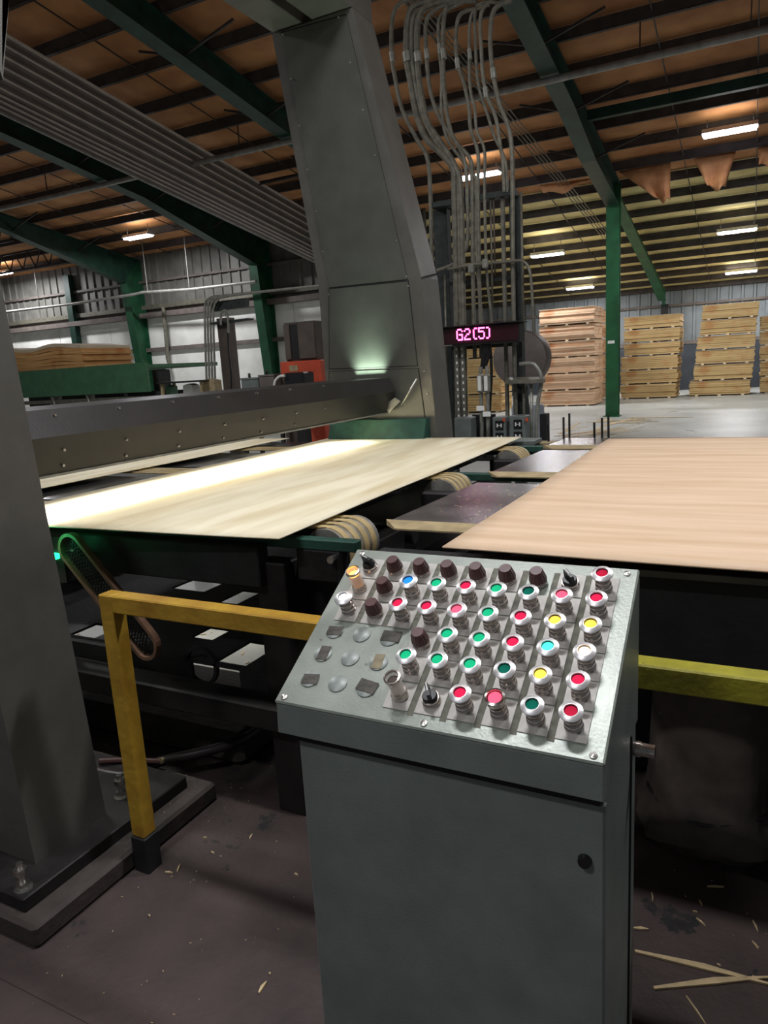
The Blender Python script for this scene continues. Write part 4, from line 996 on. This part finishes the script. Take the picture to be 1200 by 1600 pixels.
# post with tray and conduits
YP = 11.0
a, b = gx(336, 480, YP), gx(354, 480, YP)
t = thing('conduit_post', 'brown steel post with grey conduits bending over its top', 'conduit post', ((a.x+b.x)/2, YP+.1, -.02))
part('post', MB().bbox(a.x, b.x, YP, YP+.2, -.02, gx(345, 497, YP).z, .006), M_brown, t)
for i in range(4):
    x_ = 320+i*4.4; P = [gx(x_+4, 625, YP-.1), gx(x_+1, 540, YP-.1), gx(x_, 487+i*2, YP-.1), gx(x_+1, 474+i*2, YP-.1), gx(x_+7, 466+i*1.2, YP-.1), gx(350+i*3, 462, YP-.1), gx(500, 446, YP-.1)]
    part('conduit', MB().tube(smooth_path(P, 4), .022, 8), M_conduit_b, t)
a, b = gx(326, 504, YP-.1), gx(386, 497, YP-.1)
part('cable_tray', MB().plate([gx(328, 504, YP-.15), gx(386, 497, YP-.15), gx(386, 500, YP-.15), gx(328, 507, YP-.15)], (0, .2, 0)), M_rack, t)
a, b = gx(328, 470, YP), gx(383, 467, YP); c = gx(383, 482, YP)
part('header_panel', MB().plate([gx(331, 473, YP), gx(383, 466, YP), gx(383, 479, YP), gx(331, 487, YP)], (0, .12, 0)), M_rack, t)
part('hose', MB().tube(smooth_path([gx(356, 500, YP-.2), gx(357, 540, YP-.2), gx(361, 580, YP-.2), gx(362, 612, YP-.2)], 4), .018, 6), M_black, t)
part('hose_hook', MB().tube(smooth_path([gx(345, 508, YP-.2), gx(346, 490, YP-.2), gx(352, 485, YP-.2), gx(356, 494, YP-.2), gx(357, 520, YP-.2)], 4), .022, 6), M_conduit_b, t)
# downpipe bracket on the wall
t = thing('wall_downpipe', 'dark thin downpipe hanging on the white wall left of the conduit post', 'pipe', gx(262, 510, 20.9))
part('pipe', MB().tube([gx(255, 480, 20.9), gx(259, 520, 20.9), gx(262, 560, 20.9), gx(265, 570, 20.9)], .07, 8), M_conduit, t)
# bench with clutter left of the post
p, q = gx(244, 598, 10), gx(312, 594, 10)
t = thing('clutter_table', 'small work table with folded legs left of the conduit post', 'table', ((p.x+q.x)/2, 10.2, -.02))
part('top', MB().bbox(p.x, q.x, 10, 10.5, q.z-.03, q.z, .006), M_soot, t)
for X in (p.x+.05, q.x-.05): part('leg', MB().bar((X-.1, 10.1, -.02), (X, 10.1, q.z-.03), .05).bar((X-.1, 10.4, -.02), (X, 10.4, q.z-.03), .05), M_tan, t)
for (xa, xb, ya, yb, m, nm, lb) in ((284, 303, 600, 618, M_white, 'cloth_bag', 'white sack hanging under the small work table'), (257, 268, 602, 618, M_tablegreen, 'green_canister', 'pale green canister under the small work table'),
                                (311, 338, 593, 618, M_tan, 'cardboard_box', 'open tan cardboard box between the table and the conduit post')):
    a, b = gx(xa, ya, 10.25), gx(xb, yb, 10.25)
    t = thing(nm, lb, 'bag' if 'bag' in nm else 'container', ((a.x+b.x)/2, 10.35, b.z-.3))
    part('body', MB().prism([(a.x, b.z-.3), (b.x, b.z-.3), (b.x-.02, a.z-.03), ((a.x+b.x)/2, a.z), (a.x+.02, a.z-.03)], 'Y', 10.25, 10.45), m, t)
t = thing('wall_machine', 'dark small machine beside the foot of the green column, left of the work table', 'machine', gx(245, 590, 14))
a, b = gx(236, 578, 14), gx(252, 640, 14); part('body', MB().bbox(a.x, b.x, 14, 14.5, -.02, a.z, .03), M_soot, t); part('cap', MB().bbox(a.x+.05, b.x-.05, 14.1, 14.4, a.z, a.z+.1, .02), M_rack, t)

# ================================================================== FLOOR-LEVEL FOREGROUND
# dusty liner bag / drum right of the console
t = thing('lined_barrel', 'barrel wrapped in a dusty grey-brown liner, standing on the floor right of the console', 'barrel', (-.1, 2.6, 0))
vs = []; nk = 32; prof = [(.17, .02), (.235, .0), (.255, .03), (.24, .075), (.215, .11), (.205, .2), (.2, .45), (.2, .8), (.19, .83), (.0, .83)]
for i, (r, h) in enumerate(prof):
    for k in range(nk):
        a = 2*math.pi*k/nk; rr_ = r*(1+(.05*math.sin(5*a)+.035*math.sin(11*a+i))*(1 if i < 6 else .15)); vs.append((-.1+rr_*math.cos(a), 2.66+rr_*math.sin(a), h+(.02*math.sin(3*a) if 1 < i < 6 else 0)))
part('liner', MB().add(vs, [(i*nk+k, i*nk+(k+1) % nk, (i+1)*nk+(k+1) % nk, (i+1)*nk+k) for i in range(len(prof)-1) for k in range(nk)], True), M_bag, t)
ring = [(-.1+.21*math.cos(a*math.pi/12), 2.66+.21*math.sin(a*math.pi/12), .13+.01*math.sin(a)) for a in range(25)]
part('tie_cord', MB().tube(ring, .006, 6), M_rubber, t)
# hoses on the floor at left
t = thing('air_hose', 'thick dark hose curving over the slab behind the yellow post', 'hose', at(300, 1180, Z=.1))
part('hose', MB().tube(smooth_path([at(150, 1205, Z=.12), at(200, 1212, Z=.11), at(250, 1190, Z=.11), at(330, 1172, Z=.12), at(390, 1150, Z=.14), at(440, 1110, Z=.25)], 5), .022, 10), M_rubber, t)
part('hose', MB().tube(smooth_path([at(155, 1190, Z=.15), at(200, 1188, Z=.14), at(252, 1190, Z=.14)], 5), .013, 8), mat('red_hose', (.06, .022, .018), .5), t, 'dull red thin hose end')
p = at(252, 1189, Z=.14); part('end_cap', MB().lathe([(0, .135), (.014, .135), (.014, .15), (0, .15)], (p.x, p.y, 0), 'Z', 12), M_tan, t)
struct('trim_2', MB().bbox(-3.7, -2.0, 2.3, 2.9, 0, .16, .03), M_pedestal)
# splinters near the console
zf = .002
SP = [((405, 1553), (417, 1535), .010, 'pale wood chip lying alone on the dark deck left of the console'),
      ((224, 1228), (248, 1214), .022, 'tan veneer sliver on the slab behind the yellow post'),
      ((992, 1488), (1215, 1543), .022, 'long tan veneer strip on the deck right of the console, farther one'),
      ((1022, 1546), (1215, 1528), .022, 'shorter pointed veneer strip crossing the long one at the right edge'),
      ((990, 1452), (1014, 1454), .012, 'small pointed sliver touching the right side of the console'),
      ((1072, 1558), (1104, 1604), .004, 'thin straw-like sliver at the lower right corner')]
for a, b, wd, lb in SP:
    z = .085 if a[0] == 224 else zf
    splinter(at(*a, Z=z), at(*b, Z=z), wd, lb)
for i, (x, y, dx, dy) in enumerate([(277, 1363, 5, -12), (258, 1364, 12, 1), (390, 1312, 5, -8), (318, 1310, 5, 0), (232, 1431, 3, 3), (445, 1260, 6, 3), (460, 1366, 6, 3), (1088, 1436, 14, 12), (1018, 1396, 2, 14),
                                   (1105, 1386, 26, 1), (1176, 1440, 8, 16), (420, 1522, 3, 2), (330, 1332, 5, 3), (1082, 1425, 8, 2), (1092, 1408, 5, 8), (1175, 1472, 10, 12), (1120, 1508, 6, 3), (185, 1185, 5, 3)]):
    a, b = at(x, y, Z=zf), at(x+dx, y+dy, Z=zf)
    splinter(a, b, .005, 'small pale wood splinter on the dark deck %s' % ('right of the console' if x > 900 else 'between the yellow post and the console'), 'tiny splinters on the dark deck, '+('right' if x > 900 else 'left'))
du = MB()
def specks(n, xr, yr, z):
    for k in range(n):
        x = random.uniform(*xr); y = random.uniform(*yr); a = random.uniform(0, 6); l = random.uniform(.0015, .007); d = Vector((math.cos(a), math.sin(a), 0))*l; n_ = Vector((-d.y, d.x, 0))*.3
        p = Vector((x, y, z)); du.plate([p, p+d, p+d+n_, p+n_], (0, 0, .0015))
specks(60, (-2.0, -1.2), (.9, 2.2), .001); specks(70, (-.2, .9), (1.5, 2.9), .001); specks(60, (-2.6, -2.0), (1.7, 2.07), .081); specks(120, (-3.4, -1.6), (2.1, 3.0), .002)
for k in range(500):
    pass
o = solo('wood_dust', du, M_splint, 'fine wood chips strewn over the dark deck around the console', 'wood chips', (-1, 1.5, 0)); o['kind'] = 'stuff'
db = MB()
for k in range(520):
    x = random.uniform(-5.6, -1.6); y = random.uniform(3.05, 7.2); a = random.uniform(0, 6); l = random.uniform(.01, .05); d = Vector((math.cos(a), math.sin(a), 0))*l; n_ = Vector((-d.y, d.x, 0))*.25
    p = Vector((x, y, -.018)); db.plate([p, p+d, p+d+n_, p+n_], (0, 0, .003))
o = solo('wood_litter', db, M_splint, 'wood litter on the pale concrete seen through the gaps under the conveyor', 'wood chips', (-3.4, 5, -.02)); o['kind'] = 'stuff'
